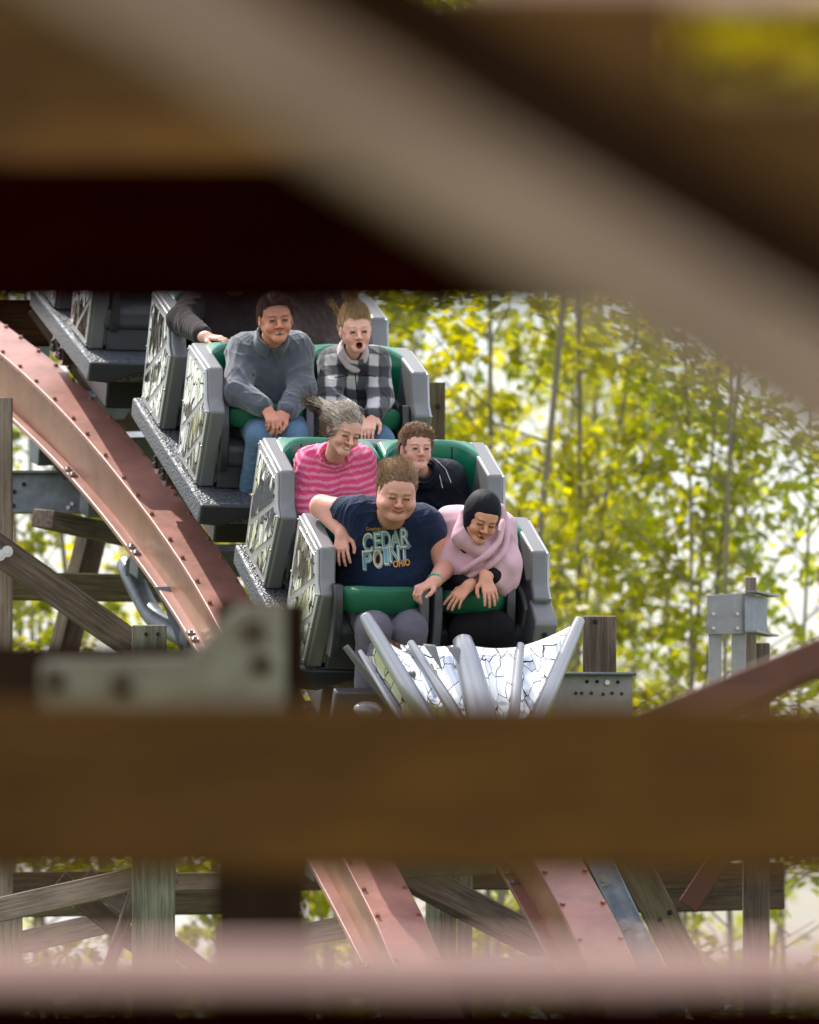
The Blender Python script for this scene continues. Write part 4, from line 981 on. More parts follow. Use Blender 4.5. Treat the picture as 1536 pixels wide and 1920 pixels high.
CLO['brown'] = cloth('brown_coat', tuple(col_lin(88, 74, 72)), .3, .9)
def plaid_mat():
    m, t, b = nmat('black_white_plaid_flannel'); b.inputs['Roughness'].default_value = .9; b.inputs['Sheen Weight'].default_value = .3
    tc = t.nodes.new('ShaderNodeTexCoord'); sx = t.nodes.new('ShaderNodeSeparateXYZ'); t.links.new(tc.outputs['Object'], sx.inputs[0])
    nn = t.nodes.new('ShaderNodeTexNoise'); nn.inputs['Scale'].default_value = 9; t.links.new(tc.outputs['Object'], nn.inputs[0])
    def wave(o, per, ph):
        a = t.nodes.new('ShaderNodeMath'); a.operation = 'MULTIPLY_ADD'; a.inputs[1].default_value = 2*math.pi/per; a.inputs[2].default_value = ph; t.links.new(o, a.inputs[0])
        b_ = t.nodes.new('ShaderNodeMath'); b_.operation = 'MULTIPLY_ADD'; b_.inputs[1].default_value = 2.2; t.links.new(nn.outputs[0], b_.inputs[0]); t.links.new(a.outputs[0], b_.inputs[2])
        s = t.nodes.new('ShaderNodeMath'); s.operation = 'SINE'; t.links.new(b_.outputs[0], s.inputs[0])
        r = t.nodes.new('ShaderNodeMapRange'); r.inputs[1].default_value = -.25; r.inputs[2].default_value = .25; r.inputs[3].default_value = 0; r.inputs[4].default_value = .5; t.links.new(s.outputs[0], r.inputs[0]); return r.outputs[0]
    ad = t.nodes.new('ShaderNodeMath'); ad.operation = 'ADD'; t.links.new(wave(sx.outputs[0], .105, .6), ad.inputs[0]); t.links.new(wave(sx.outputs[2], .11, 1.5), ad.inputs[1])
    r = t.nodes.new('ShaderNodeValToRGB'); r.color_ramp.elements[0].color = (.008, .008, .013, 1); r.color_ramp.elements[1].color = (.5, .48, .48, 1)
    e = r.color_ramp.elements.new(.5); e.color = (.07, .07, .08, 1); t.links.new(ad.outputs[0], r.inputs[0]); t.links.new(r.outputs[0], b.inputs['Base Color'])
    return m
CLO['plaid'] = plaid_mat()
def hairobj(root, org, parts, cols):
    return npmesh('hair', parts, HAIR, root, org, np.concatenate(cols))
def do_hair(root, org, H, sp, n, dirf, length, rad, cbase, ctip=None, seed=3, bendf=None, curl=.0025, flat=.55, jit=.12, band=None):
    c, Rm, hs = H; P, Fq = hair_cap(c, Rm, hs, sp); N = vnormals(P, Fq); rg = np.random.default_rng(seed)
    cap_c = np.tile(np.array(cbase)*.95, (len(P), 1))
    rt, nn, lc = scalp(P, N, c, Rm, hs, n, seed)
    Rn = np.array(Rm); dd = np.array([dirf(l, v) for l, v in zip(lc, nn@Rn)]); nl_ = nn@Rn; dot = (dd*nl_).sum(1)[:, None]; dd = dd/np.linalg.norm(dd, axis=1)[:, None]; dot = (dd*nl_).sum(1)[:, None]; dd = dd-nl_*dot*flat+rg.normal(size=dd.shape)*jit; dd /= np.linalg.norm(dd, axis=1)[:, None]
    dd = dd@Rn.T; ln = np.array([length(l) for l in lc])*rg.uniform(.55, 1.15, n)*hs
    bd = np.tile(np.zeros(3), (n, 1)) if bendf is None else np.array([bendf(l) for l in lc])
    mixv = rg.uniform(0, 1, n)[:, None]; mixv = mixv*(np.clip((lc[:, 2]-band[0])/band[1], 0, 1)[:, None] if band else 1); cl = np.array(cbase)*(1-mixv)+np.array(ctip if ctip is not None else np.array(cbase)*1.6)*mixv
    (V, F2), C = strands(rt, dd, ln, rad, bd, cl, 6, seed, curl)
    return hairobj(root, org, [(P, Fq), (V, F2)], [cap_c, C])
FAIR = tuple(col_lin(214, 164, 145)); TAN = tuple(col_lin(205, 148, 118))
# --- front row man
s1 = dict(head=(745, 922, .02), rot=(9, 23, 4), hs=1.06, nb=(733, 968, .12), sl=(668, 962, .2), sr=(800, 982, .16), el=(603, 950, .36), wl=(641, 1000, .16), er=(838, 1062, .06), wr=(813, 1092, -.2),
     hl=(690, 1135, .2), hr=(760, 1138, .2), kl=(700, 1180, -.2), kr=(768, 1182, -.2), rt=.125, ra=1.3, rl=1.28, seed=11, fine=True,
     belly=(.08, (.16, .13, .15)), h=.004,
     face=dict(skin=tuple(col_lin(208, 150, 132)), wide=1.16, chin2=True, mouth='smile', squint=.95, brow=col_lin(105, 68, 45), browa=.75, neck=.062, mw=.03, lip=col_lin(185, 105, 95), flush=.55),
     handl=dict(d=(-.05, -.45, -.9), n=(.3, .9, -.3), s=1, curl=(.25, .35, .3), spread=.16, sc=1.02), handr=dict(d=(-.75, -.5, -.35), n=(.1, .3, -.95), s=1, curl=(.7, .8, .5), spread=.08, sc=1.02),
     top=dict(name='t_shirt', mat=CLO['navy'], g=.016, sleeve=(.3, .22), nk=.04, nr=.078, wr=.0055), legs=dict(name='trousers', mat=CLO['trousers']))
manR, manTop, manJ, manH, manO = person(1, s1, 'laughing heavyset man in a navy printed t-shirt, front row')
do_hair(manR, manO, manH, dict(thick=.007, line=.08), 5200, lambda l, v: np.array((v[0]*.6-.35, .35, .7+.4*math.sin(l[0]*60))), lambda l: .036 if l[2] > .06 else .022, .0013, col_lin(108, 78, 54), col_lin(190, 152, 115), 3)
# --- front row woman in hijab
s2 = dict(head=(903, 970, -.02), rot=(22, 30, 10), hs=.95, nb=(893, 1015, .1), sl=(850, 1000, .18), sr=(945, 1003, .16), el=(835, 1088, .1), wl=(880, 1098, -.15), er=(946, 1075, .04), wr=(910, 1082, -.16),
     hl=(870, 1150, .2), hr=(935, 1150, .2), kl=(872, 1185, -.16), kr=(935, 1182, -.16), rt=.1, ra=1.0, rl=1.15, seed=21, h=.004, bust=.06,
     face=dict(skin=tuple(col_lin(212, 150, 122)), mouth='laugh', squint=.85, brow=(.03, .015, .01), ears=False, neck=.045, mw=.027, lip=col_lin(180, 70, 70)),
     handl=dict(d=(-.55, -.3, -.55), n=(.2, .75, -.6), s=-1, curl=(.2, .25, .2), spread=.2, sc=.95), handr=dict(d=(.25, -.4, -.8), n=(-.2, .8, -.5), s=-1, curl=(.2, .3, .25), spread=.14, sc=.95),
     top=dict(name='black_top', mat=CLO['black'], g=.012, sleeve=(1.85, 1.75), wr=.003), legs=dict(name='skirt', mat=CLO['black'], skirt=True))
wR, wTop, wJ, wH, wO = person(1, s2, 'laughing woman in a pale pink shawl over a black headscarf, front row')
def scarf():
    c, Rm, hs = wH; Rn = np.array(Rm); T = lambda *p: np.array(c)+Rn@(np.array(p)*hs)
    F = SDF(np.array(c)-.22, np.array(c)+.22, .004)
    F.ell(T(0, .02, .036), np.array((.088, .108, .1))*hs, Rn, .01); F.ell(T(0, .01, -.01), np.array((.08, .088, .105))*hs, Rn, .03)
    F.cap(T(0, .02, -.08), T(0, .03, -.15), .055, .06, .03)
    F.ell(T(0, -.11, -.036), np.array((.062, .09, .096))*hs, Rn, .008, True)
    P, Fq = F.mesh(); P = wrinkle(P, Fq, .002, 31, .8); npmesh('headscarf', [(P, Fq)], CLO['blackscarf'], wR, wO)
    # shawl draped from the shoulders, wound under the chin and down to the wrists
    q = lambda px, py, yl: V3(Q(1, px, py, yl))
    F = SDF(wJ['hl']-.55, wJ['hr']+np.array((.5, .5, .75)), .005)
    A = [((862, 985, .2), (852, 1062, .1), .095, .1), ((932, 992, .18), (930, 1072, .08), .09, .095), ((893, 1005, .12), (892, 1065, .03), .11, .11), ((836, 968, .24), (868, 985, .18), .04, .07),
         ((945, 985, .14), (948, 1085, .03), .05, .05), ((950, 1060, .0), (944, 1104, -.04), .06, .035), ((955, 1050, .04), (953, 1090, -.03), .055, .045), ((935, 1060, -.03), (928, 1090, -.09), .06, .035), ((912, 1055, .0), (938, 1095, -.04), .06, .035), ((845, 1045, .08), (885, 1068, .03), .08, .07),
         ((872, 962, .06), (870, 1005, .0), .028, .05), ((870, 1005, .0), (905, 1030, -.06), .045, .045), ((937, 955, .1), (942, 1000, .06), .03, .045)]
    for a, b, r0, r1 in A: F.cap(q(*a), q(*b), r0, r1, .05)
    fold = [((943, 975, .03), (934, 1016, -.08), (905, 1046, -.13), (866, 1072, -.06)), ((950, 985, .05), (948, 1025, -.04), (925, 1055, -.1), (880, 1082, -.08))]
    for f_ in fold:
        pts = catmull([Vector(q(*p)) for p in f_], 6)
        for a, b in zip(pts, pts[1:]): F.cap(V3(a), V3(b), .011, None, .02)
    # opening for the face
    F.ell(T(.004, -.1, .012), np.array((.076, .12, .112))*hs, Rn, .012, True)
    P, Fq = F.mesh(); P = laplace(P, Fq, 8); N = vnormals(P, Fq)
    # cloth falls in long folds that fan out from under the chin
    o = V3(Q(1, 915, 960, .1)); dv = P-o; an = np.arctan2(dv[:, 0], -dv[:, 2]); rr = np.linalg.norm(dv, axis=1); w_ = np.clip((rr-.12)*5, 0, 1)
    P = P+N*((.0022*np.sin(an*15+1.6*np.sin(rr*9))+.0011*np.sin(an*29+2*np.sin(rr*7)+1))*w_)[:, None]
    npmesh('shawl', [(P, Fq)], CLO['rose'], wR, wO)
scarf()
# --- second row woman in pink
s3 = dict(head=(645, 806, .02), rot=(30, 26, 8), hs=.95, nb=(628, 852, .12), sl=(583, 868, .2), sr=(676, 866, .18), el=(573, 945, .08), wl=(600, 985, -.02), er=(692, 930, .1), wr=(668, 985, -.02),
     hl=(600, 990, .2), hr=(655, 990, .2), kl=(600, 1010, -.1), kr=(660, 1010, -.1), rt=.098, ra=1.05, seed=31, bust=.07,
     face=dict(skin=FAIR, mouth='smile', teeth=True, squint=.85, brow=col_lin(90, 62, 48), neck=.046, nose=1.25, mw=.022, lip=col_lin(190, 100, 95)),
     top=dict(name='striped_sweater', mat=CLO['pink'], g=.022, sleeve=(1.9, 1.9), nk=.045, nr=.075, wr=.0055, col=stripes), legs=dict(name='jeans', mat=CLO['jeans']))
pR, pTop, pJ, pH, pO = person(2, s3, 'woman in a pink striped sweater with windblown blonde hair, second row')
do_hair(pR, pO, pH, dict(thick=.007, line=.06), 4200, lambda l, v: np.array((-.95, .45, .3)), lambda l: .055, .0013, col_lin(120, 100, 86), (.92, .84, .72), 5, curl=.003, flat=.8, jit=.09, band=(-.01, .05))
def mane(root, org, H, start, path, n, sprd, r, c1, c2, seed, curl=.02):
    rg = np.random.default_rng(seed); P0 = V3(start); pts = [V3(p) for p in path]; V = []; Fq = []; C = []; base = 0
    ctr = [P0]+pts
    for i in range(n):
        o0 = rg.normal(size=3); o0 *= sprd[0]*rg.uniform()**.4/np.linalg.norm(o0); o1 = rg.normal(size=3); o1 *= 1.5*sprd[1]*rg.uniform()**.4/np.linalg.norm(o1); L_ = rg.uniform(.5, 1.1); sg = 9; ph = rg.uniform(0, 6, 3)
        col = np.array(c1)+(np.array(c2)-np.array(c1))*rg.uniform(0, 1)
        for k in range(sg+1):
            t = k/sg*L_*(len(ctr)-1); j = min(int(t), len(ctr)-2); f = t-j; p = ctr[j]*(1-f)+ctr[j+1]*f
            u = k/sg; p = p+o0*(1-u)+o1*u**1.3+np.sin(ph+u*6)*curl*u; rr = r*(1-u)**.6+.0004; tv = ctr[j+1]-ctr[j]; s1_ = np.cross(tv, o1+.01); s1_ /= np.linalg.norm(s1_); s2_ = np.cross(tv/np.linalg.norm(tv), s1_)
            for a in range(3): V.append(p+(s1_*math.cos(a*2.094)+s2_*math.sin(a*2.094))*rr); C.append(col)
        for k in range(sg):
            for a in range(3): Fq.append((base+k*3+a, base+k*3+(a+1) % 3, base+(k+1)*3+(a+1) % 3, base+(k+1)*3+a))
        base += 3*(sg+1)
    o = npmesh('hair_lock', [(np.array(V), np.array(Fq))], HAIR, root, org, np.array(C)); return o
q2 = lambda px, py, yl: Q(2, px, py, yl)
mane(pR, pO, pH, q2(652, 778, .08), [q2(620, 768, .14), q2(585, 752, .2)], 650, (.038, .022), .0017, col_lin(205, 188, 165), (.98, .9, .78), 7, .006)
mane(pR, pO, pH, q2(630, 782, .12), [q2(600, 765, .17), q2(572, 745, .22)], 460, (.028, .032), .0017, col_lin(40, 28, 26), col_lin(95, 75, 68), 8, .008)
# --- second row boy
s4 = dict(head=(781, 842, .06), rot=(16, 2, 0), hs=.9, nb=(790, 884, .16), sl=(762, 890, .24), sr=(846, 893, .2), el=(755, 960, .14), wl=(790, 1010, 0), er=(868, 960, .14), wr=(840, 1010, 0),
     hl=(775, 1000, .2), hr=(830, 1000, .2), kl=(780, 1020, -.1), kr=(840, 1020, -.1), rt=.095, ra=1.0, seed=41,
     face=dict(skin=FAIR, mouth='rest', squint=.45, brow=col_lin(90, 62, 45), neck=.042, mw=.019, lip=col_lin(205, 120, 110)),
     top=dict(name='navy_jacket', mat=CLO['navyshiny'], g=.02, sleeve=(1.9, 1.9), nk=.05, nr=.06, wr=.004, collar=dict(r=.064, th=.01, up=.04, hh=.03, drop=.03)), legs=dict(name='trousers', mat=CLO['black']))
bR, bTop, bJ, bH, bO = person(2, s4, 'brown-haired boy in a dark navy jacket with white piping, second row')
do_hair(bR, bO, bH, dict(thick=.012, line=.066), 5200, lambda l, v: np.array((.35+v[0]*.4, -.3+.5*(l[1] > 0), .5 if l[2] > .05 else -.3)), lambda l: .028 if l[2] > .05 else .014, .0013, col_lin(84, 58, 38), col_lin(165, 125, 90), 9)
def piping(lines_, row, root, org, mat, r, obj, name='piping'):
    mb = MB(); me = obj.data; dg = bpy.context.evaluated_depsgraph_get()
    bvh = BVHTree.FromPolygons([v.co+Vector(org) for v in me.vertices], [tuple(p.vertices) for p in me.polygons])
    for ln in lines_:
        pts = []
        for i in range(len(ln)-1):
            for t in np.linspace(0, 1, 6, endpoint=(i == len(ln)-2)):
                px = ln[i][0]*(1-t)+ln[i+1][0]*t; py = ln[i][1]*(1-t)+ln[i+1][1]*t; d = ray(px, py).normalized()
                hit = bvh.ray_cast(CC, d)
                if hit[0]: pts.append(hit[0]-d*.001-Vector(org))
        if len(pts) > 1: mb.tube(pts, r, 6)
    if mb.v: return mb.build(name, mat, obj, smooth=True)
WHITE = pmat('white_trim', (.75, .75, .78), .5)
piping([[(800, 856), (818, 862), (836, 880), (846, 905)], [(796, 862), (812, 872), (824, 890), (830, 915)], [(757, 862), (766, 868), (772, 880)], [(806, 880), (812, 890)]], 2, bR, bO, WHITE, .0018, bTop)
# --- third row adult in grey sweater
s5 = dict(head=(517, 598, .1), rot=(10, 9, -5), hs=1.0, nb=(508, 640, .17), sl=(456, 658, .24), sr=(556, 655, .22), el=(446, 735, .02), wl=(499, 766, -.13), er=(566, 730, .02), wr=(536, 774, -.14),
     hl=(475, 790, .2), hr=(545, 790, .2), kl=(490, 818, -.14), kr=(548, 816, -.14), rt=.118, ra=1.22, rl=1.12, shin=-.1, seed=51, h=.004,
     face=dict(skin=tuple(col_lin(205, 140, 115)), mouth='laugh', squint=.5, brow=(.03, .02, .015), neck=.054, mw=.024),
     handl=dict(d=(.35, -.4, -.6), n=(-.3, .7, -.5), s=1, curl=(.5, .6, .4), spread=.05, sc=1.0), handr=dict(d=(-.65, -.35, -.45), n=(.2, .8, -.5), s=1, curl=(.45, .6, .4), spread=.06, sc=1.0),
     top=dict(name='grey_sweater', mat=CLO['grey'], g=.02, sleeve=(1.86, 1.86), nk=.05, nr=.064, wr=.006, collar=dict(r=.07, th=.009, up=.045, hh=.05, open=True, drop=.03)), legs=dict(name='jeans', mat=CLO['jeans']))
gR, gTop, gJ, gH, gO = person(3, s5, 'short-haired adult in a grey wool sweater with clasped hands, third row')
do_hair(gR, gO, gH, dict(thick=.008, line=.066), 4200, lambda l, v: np.array((v[0]*.5+.2, v[1]*.3-.2, .4)), lambda l: .014, .0012, col_lin(70, 42, 26), col_lin(110, 70, 45), 12)
piping([[(500, 645), (512, 660), (524, 685)], [(545, 648), (532, 660), (524, 672)]], 3, gR, gO, CLO['grey'], .004, gTop, 'lapel_seam')
# watch
w0 = Vector(gJ['wr']); ax0 = (w0-Vector(gJ['er'])).normalized(); wt = MB(); wt.tube([w0-ax0*.02, w0-ax0*.002], .034, 20, cap=False); wt = wt.build('wristwatch', M['black'], None, smooth=True)
wt.data.transform(Matrix.Translation(-Vector(gO))); wt.parent = gR; wt.modifiers.new('t', 'SOLIDIFY').thickness = .003
dn_ = (Vector((.25, -1, .35))-ax0*Vector((.25, -1, .35)).dot(ax0)).normalized(); c0 = w0-ax0*.011+dn_*.031-Vector(gO)
b = MB(); b.tube([c0, c0+dn_*.009], [.019, .018], 20); wf = b.build('watch_case', pmat('gold_metal', (.6, .42, .2), .3, .9), wt, smooth=True)
b = MB(); b.tube([c0+dn_*.008, c0+dn_*.0105], [.0155, .0155], 20); b.build('watch_face', M['black'], wf, smooth=True)
b = MB(); b.ball(Vector((0, 0, 0)), .009, 10, sq=(1, .5, 1)); 
bt = b.build('button', M['wood_dark'], None, smooth=True); bt.parent = gTop
_bv = BVHTree.FromPolygons([v.co+Vector(gO) for v in gTop.data.vertices], [tuple(p.vertices) for p in gTop.data.polygons]); _h = _bv.ray_cast(CC, ray(474, 703).normalized())
bt.location = (_h[0]-Vector(gO)) if _h[0] else Vector((0, 0, 0))
# --- third row child in plaid
s6 = dict(head=(667, 618, .08), rot=(10, 12, -4), hs=.94, nb=(661, 662, .15), sl=(625, 680, .22), sr=(704, 678, .2), el=(618, 752, .02), wl=(672, 780, -.12), er=(714, 745, .02), wr=(701, 778, -.12),
     hl=(635, 800, .2), hr=(690, 800, .2), kl=(650, 830, -.12), kr=(715, 826, -.12), rt=.095, ra=1.05, seed=61, h=.004,
     face=dict(skin=tuple(col_lin(235, 180, 160)), mouth='open', squint=.2, brow=col_lin(150, 110, 80), browup=.004, browa=.6, neck=.04, lip=col_lin(200, 100, 95)),
     handl=dict(d=(.25, -.3, -.8), n=(-.3, .7, -.3), s=1, curl=(.3, .4, .3), spread=.08, sc=.85), handr=dict(d=(-.3, -.3, -.8), n=(.2, .8, -.4), s=1, curl=(.4, .4, .3), spread=.08, sc=.88),
     top=dict(name='plaid_jacket', mat=CLO['plaid'], g=.02, sleeve=(1.88, 1.88), nk=.05, nr=.066, wr=.0045, collar=dict(r=.056, th=.009, up=.05, hh=.035, drop=.065, mat=CLO['hood'])), legs=dict(name='jeans', mat=CLO['jeans']))
cR, cTop, cJ, cH, cO = person(3, s6, 'open-mouthed child in a black and white plaid jacket, third row')
do_hair(cR, cO, cH, dict(thick=.007, line=.06), 4200, lambda l, v: np.array((-l[0]*8, .25, 1.0)), lambda l: .075, .0013, col_lin(165, 132, 92), col_lin(228, 198, 150), 13, curl=.002, flat=.75, jit=.05)
q3 = lambda px, py, yl: Q(3, px, py, yl)
mane(cR, cO, cH, q3(664, 588, .12), [q3(662, 565, .14), q3(650, 540, .15)], 700, (.04, .03), .0018, col_lin(180, 142, 98), col_lin(238, 208, 160), 14, .005)
mane(cR, cO, cH, q3(642, 600, .16), [q3(630, 580, .17), q3(618, 562, .18)], 60, (.01, .02), .0018, col_lin(150, 120, 85), col_lin(215, 185, 140), 15, .005)
b = MB(); b.tube([(-.035, 0, 0), (.035, 0, 0)], .004, 6)
piping([[(628, 708), (652, 704)], [(682, 703), (705, 706)], [(665, 690), (672, 760)]], 3, cR, cO, CLO['black'], .0022, cTop, 'pocket_seam')
# --- fourth row riders, mostly behind the dark beam
s7 = dict(head=(445, 500, .1), rot=(0, 5, 0), nb=(440, 540, .18), sl=(375, 560, .24), sr=(480, 560, .22), el=(338, 600, .0), wl=(385, 632, -.34), er=(490, 640, .14), wr=(450, 680, 0),
     hl=(400, 690, .2), hr=(465, 690, .2), kl=(400, 715, -.14), kr=(470, 715, -.14), rt=.11, ra=1.15, seed=71,
     face=dict(skin=FAIR, mouth='smile'), handl=dict(d=(.75, -.4, -.1), n=(.1, .2, -.9), s=-1, curl=(.2, .35, .3), spread=.12, sc=.95),
     top=dict(name='dark_jacket', mat=CLO['dark'], g=.02, sleeve=(1.85, 1.85)), legs=dict(name='trousers', mat=CLO['black']))
xR, xT, xJ, xH, xO = person(4, s7, 'rider in a dark jacket whose hand rests on the seat ahead, fourth row')
do_hair(xR, xO, xH, dict(), 400, lambda l, v: np.array((v[0], v[1], .8)), lambda l: .03, .0025, (.03, .02, .01), None, 16)
s8 = dict(s7); s8.update(head=(585, 500, .1), nb=(582, 540, .18), sl=(535, 560, .24), sr=(628, 560, .22), el=(530, 640, .1), wl=(560, 680, 0), er=(640, 640, .1), wr=(610, 680, 0), hl=(550, 690, .2), hr=(615, 690, .2), kl=(555, 715, -.14), kr=(620, 715, -.14), seed=81,
     handl=None, top=dict(name='brown_coat', mat=CLO['brown'], g=.022, sleeve=(1.9, 1.9), wr=.008))
yR, yT, yJ, yH, yO = person(4, s8, 'rider in a creased brown coat behind the plaid jacket child, fourth row')
do_hair(yR, yO, yH, dict(), 400, lambda l, v: np.array((v[0], v[1], .8)), lambda l: .03, .0025, (.03, .02, .01), None, 17)
# wristband of the man
b = MB(); w0 = Vector(manJ['wr']); e0 = Vector(manJ['er']); ax0 = (w0-e0).normalized()
wb = MB(); wb.tube([w0-ax0*.035, w0-ax0*.012], .037, 20, cap=False); wbo = wb.build('wristband', pmat('teal_wristband', (.02, .4, .28), .5), None, smooth=True); wbo.data.transform(Matrix.Translation(-Vector(manO))); wbo.parent = manR; wbo.modifiers.new('t', 'SOLIDIFY').thickness = .002
# ------------------------------------------------------------------ print on the t-shirt
def shirt_print():
    me = manTop.data; off = Vector(manO)
    bvh = BVHTree.FromPolygons([v.co+off for v in me.vertices], [tuple(p.vertices) for p in me.polygons])
    def word(txt, px, py, wpx, hpx, mat, rot=0, lift=.003, fat=0.0, spacing=1.0):
        cu = bpy.data.curves.new('t', 'FONT'); cu.body = txt; cu.align_x = 'CENTER'; cu.align_y = 'CENTER'; cu.offset = fat; cu.space_character = spacing; cu.resolution_u = 3
        ob = bpy.data.objects.new('t', cu); COL.objects.link(ob); bpy.context.view_layer.update()
        dm = bpy.data.meshes.new_from_object(ob.evaluated_get(bpy.context.evaluated_depsgraph_get())); bpy.data.objects.remove(ob)
        bm = bmesh.new(); bm.from_mesh(dm); bmesh.ops.triangulate(bm, faces=bm.faces)
        xs = [v.co.x for v in bm.verts]; ys = [v.co.y for v in bm.verts]; x0, x1, y0, y1 = min(xs), max(xs), min(ys), max(ys)
        bmesh.ops.subdivide_edges(bm, edges=[e for e in bm.edges if e.calc_length() > .15], cuts=2); bmesh.ops.triangulate(bm, faces=bm.faces)
        for v in bm.verts:
            u = (v.co.x-(x0+x1)/2)/(x1-x0)*wpx; h_ = (v.co.y-(y0+y1)/2)/(y1-y0)*hpx
            cx = px+u*math.cos(rot)+h_*math.sin(rot); cy_ = py-(h_*math.cos(rot)-u*math.sin(rot))
            d = ray(cx, cy_).normalized(); hit = bvh.ray_cast(CC, d); p = hit[0] if hit[0] else Q(1, cx, cy_, 0)
            v.co = p-d*lift-off
        m2 = bpy.data.meshes.new('shirt_print'); bm.to_mesh(m2); bm.free(); m2.materials.append(mat)
        o = bpy.data.objects.new('shirt_print', m2); COL.objects.link(o); o.parent = manTop; return o
    cs = dict(cream=(.62, .6, .5), blue=(.13, .35, .5), teal=(.1, .32, .34), gold=(.55, .26, .05), steel=(.2, .28, .36), dk=(.01, .02, .05))
    mm = {k: pmat('print_'+k, v, .8) for k, v in cs.items()}
    word('Greetings from', 708, 992, 42, 9, mm['gold'], -.04)
    seq = [('C', 689, 1017, 18, 36, 'steel', 'cream'), ('E', 708, 1014, 16, 35, 'cream', 'teal'), ('D', 724, 1012, 17, 34, 'blue', 'cream'), ('A', 741, 1009, 19, 35, 'teal', 'cream'), ('R', 759, 1006, 19, 36, 'cream', 'steel'),
           ('P', 688, 1050, 17, 36, 'blue', 'cream'), ('O', 708, 1047, 18, 35, 'gold', 'cream'), ('I', 724, 1042, 9, 33, 'blue', 'cream'), ('N', 739, 1038, 18, 32, 'teal', 'cream'), ('T', 757, 1036, 18, 30, 'cream', 'steel')]
    for ch, x, y, w_, h_, c1, c2 in seq:
        word(ch, x+2, y+2.5, w_+1, h_, mm['steel'], -.06, .0022, .04); word(ch, x, y, w_, h_, mm[c2], -.06, .0036, .03); word(ch, x, y, w_*.72, h_*.82, mm[c1], -.06, .005, -.005)
    word('OHIO', 753, 1056, 32, 13, mm['gold'], -.14, .0055, .03)
shirt_print()
# ------------------------------------------------------------------ trees
def leaf_mat():
    m, t, b = nmat('young_leaves'); t.nodes.remove(b)
    a = t.nodes.new('ShaderNodeAttribute'); a.attribute_name = 'Col'; df = t.nodes.new('ShaderNodeBsdfDiffuse'); tr = t.nodes.new('ShaderNodeBsdfTranslucent'); gl = t.nodes.new('ShaderNodeBsdfGlossy'); gl.inputs['Roughness'].default_value = .45
    hs = t.nodes.new('ShaderNodeHueSaturation'); hs.inputs['Value'].default_value = 1.7; hs.inputs['Saturation'].default_value = 1.1
    m1 = t.nodes.new('ShaderNodeMixShader'); m1.inputs[0].default_value = .62; m2 = t.nodes.new('ShaderNodeMixShader'); m2.inputs[0].default_value = .06
    l = t.links.new; l(a.outputs['Color'], df.inputs[0]); l(a.outputs['Color'], hs.inputs['Color']); l(hs.outputs[0], tr.inputs[0]); l(df.outputs[0], m1.inputs[1]); l(tr.outputs[0], m1.inputs[2]); l(m1.outputs[0], m2.inputs[1]); l(gl.outputs[0], m2.inputs[2])
    l(m2.outputs[0], t.nodes['Material Output'].inputs[0]); return m
LEAF = leaf_mat(); BARK = pmat('bark', (.26, .22, .16), .9, 0, .35, 12, .5, 60)
def leaves_np(centres, spread, count, size, rg, c1, c2):
    n = len(centres)*count; ctr = np.repeat(centres, count, 0); rad = np.repeat(spread, count)[:, None]
    off = rg.normal(size=(n, 3)); off /= np.linalg.norm(off, axis=1)[:, None]; off *= rg.uniform(.1, 1, (n, 1))**.6; off[:, 2] *= .6
    p = ctr+off*rad; nrm = rg.normal(size=(n, 3)); nrm[:, 2] += .8; nrm /= np.linalg.norm(nrm, axis=1)[:, None]
    u = np.cross(nrm, rg.normal(size=(n, 3))); u /= np.linalg.norm(u, axis=1)[:, None]; v = np.cross(nrm, u)
    s = size*rg.uniform(.6, 1.25, (n, 1)); V = np.stack([p-u*s*.6, p+v*s*.38-u*s*.05, p+u*s*.6-nrm*s*.15, p-v*s*.38-u*s*.05], 1).reshape(-1, 3)
    F = np.arange(n*4).reshape(-1, 4); cm = np.repeat(rg.uniform(0, 1, len(centres)), count)*.65+rg.uniform(0, 1, n)*.35
    C = np.array(c1)[None]*(1-cm[:, None])+np.array(c2)[None]*cm[:, None]; C = C*rg.uniform(.75, 1.15, (n, 1)); return V, F, np.repeat(C, 4, 0)
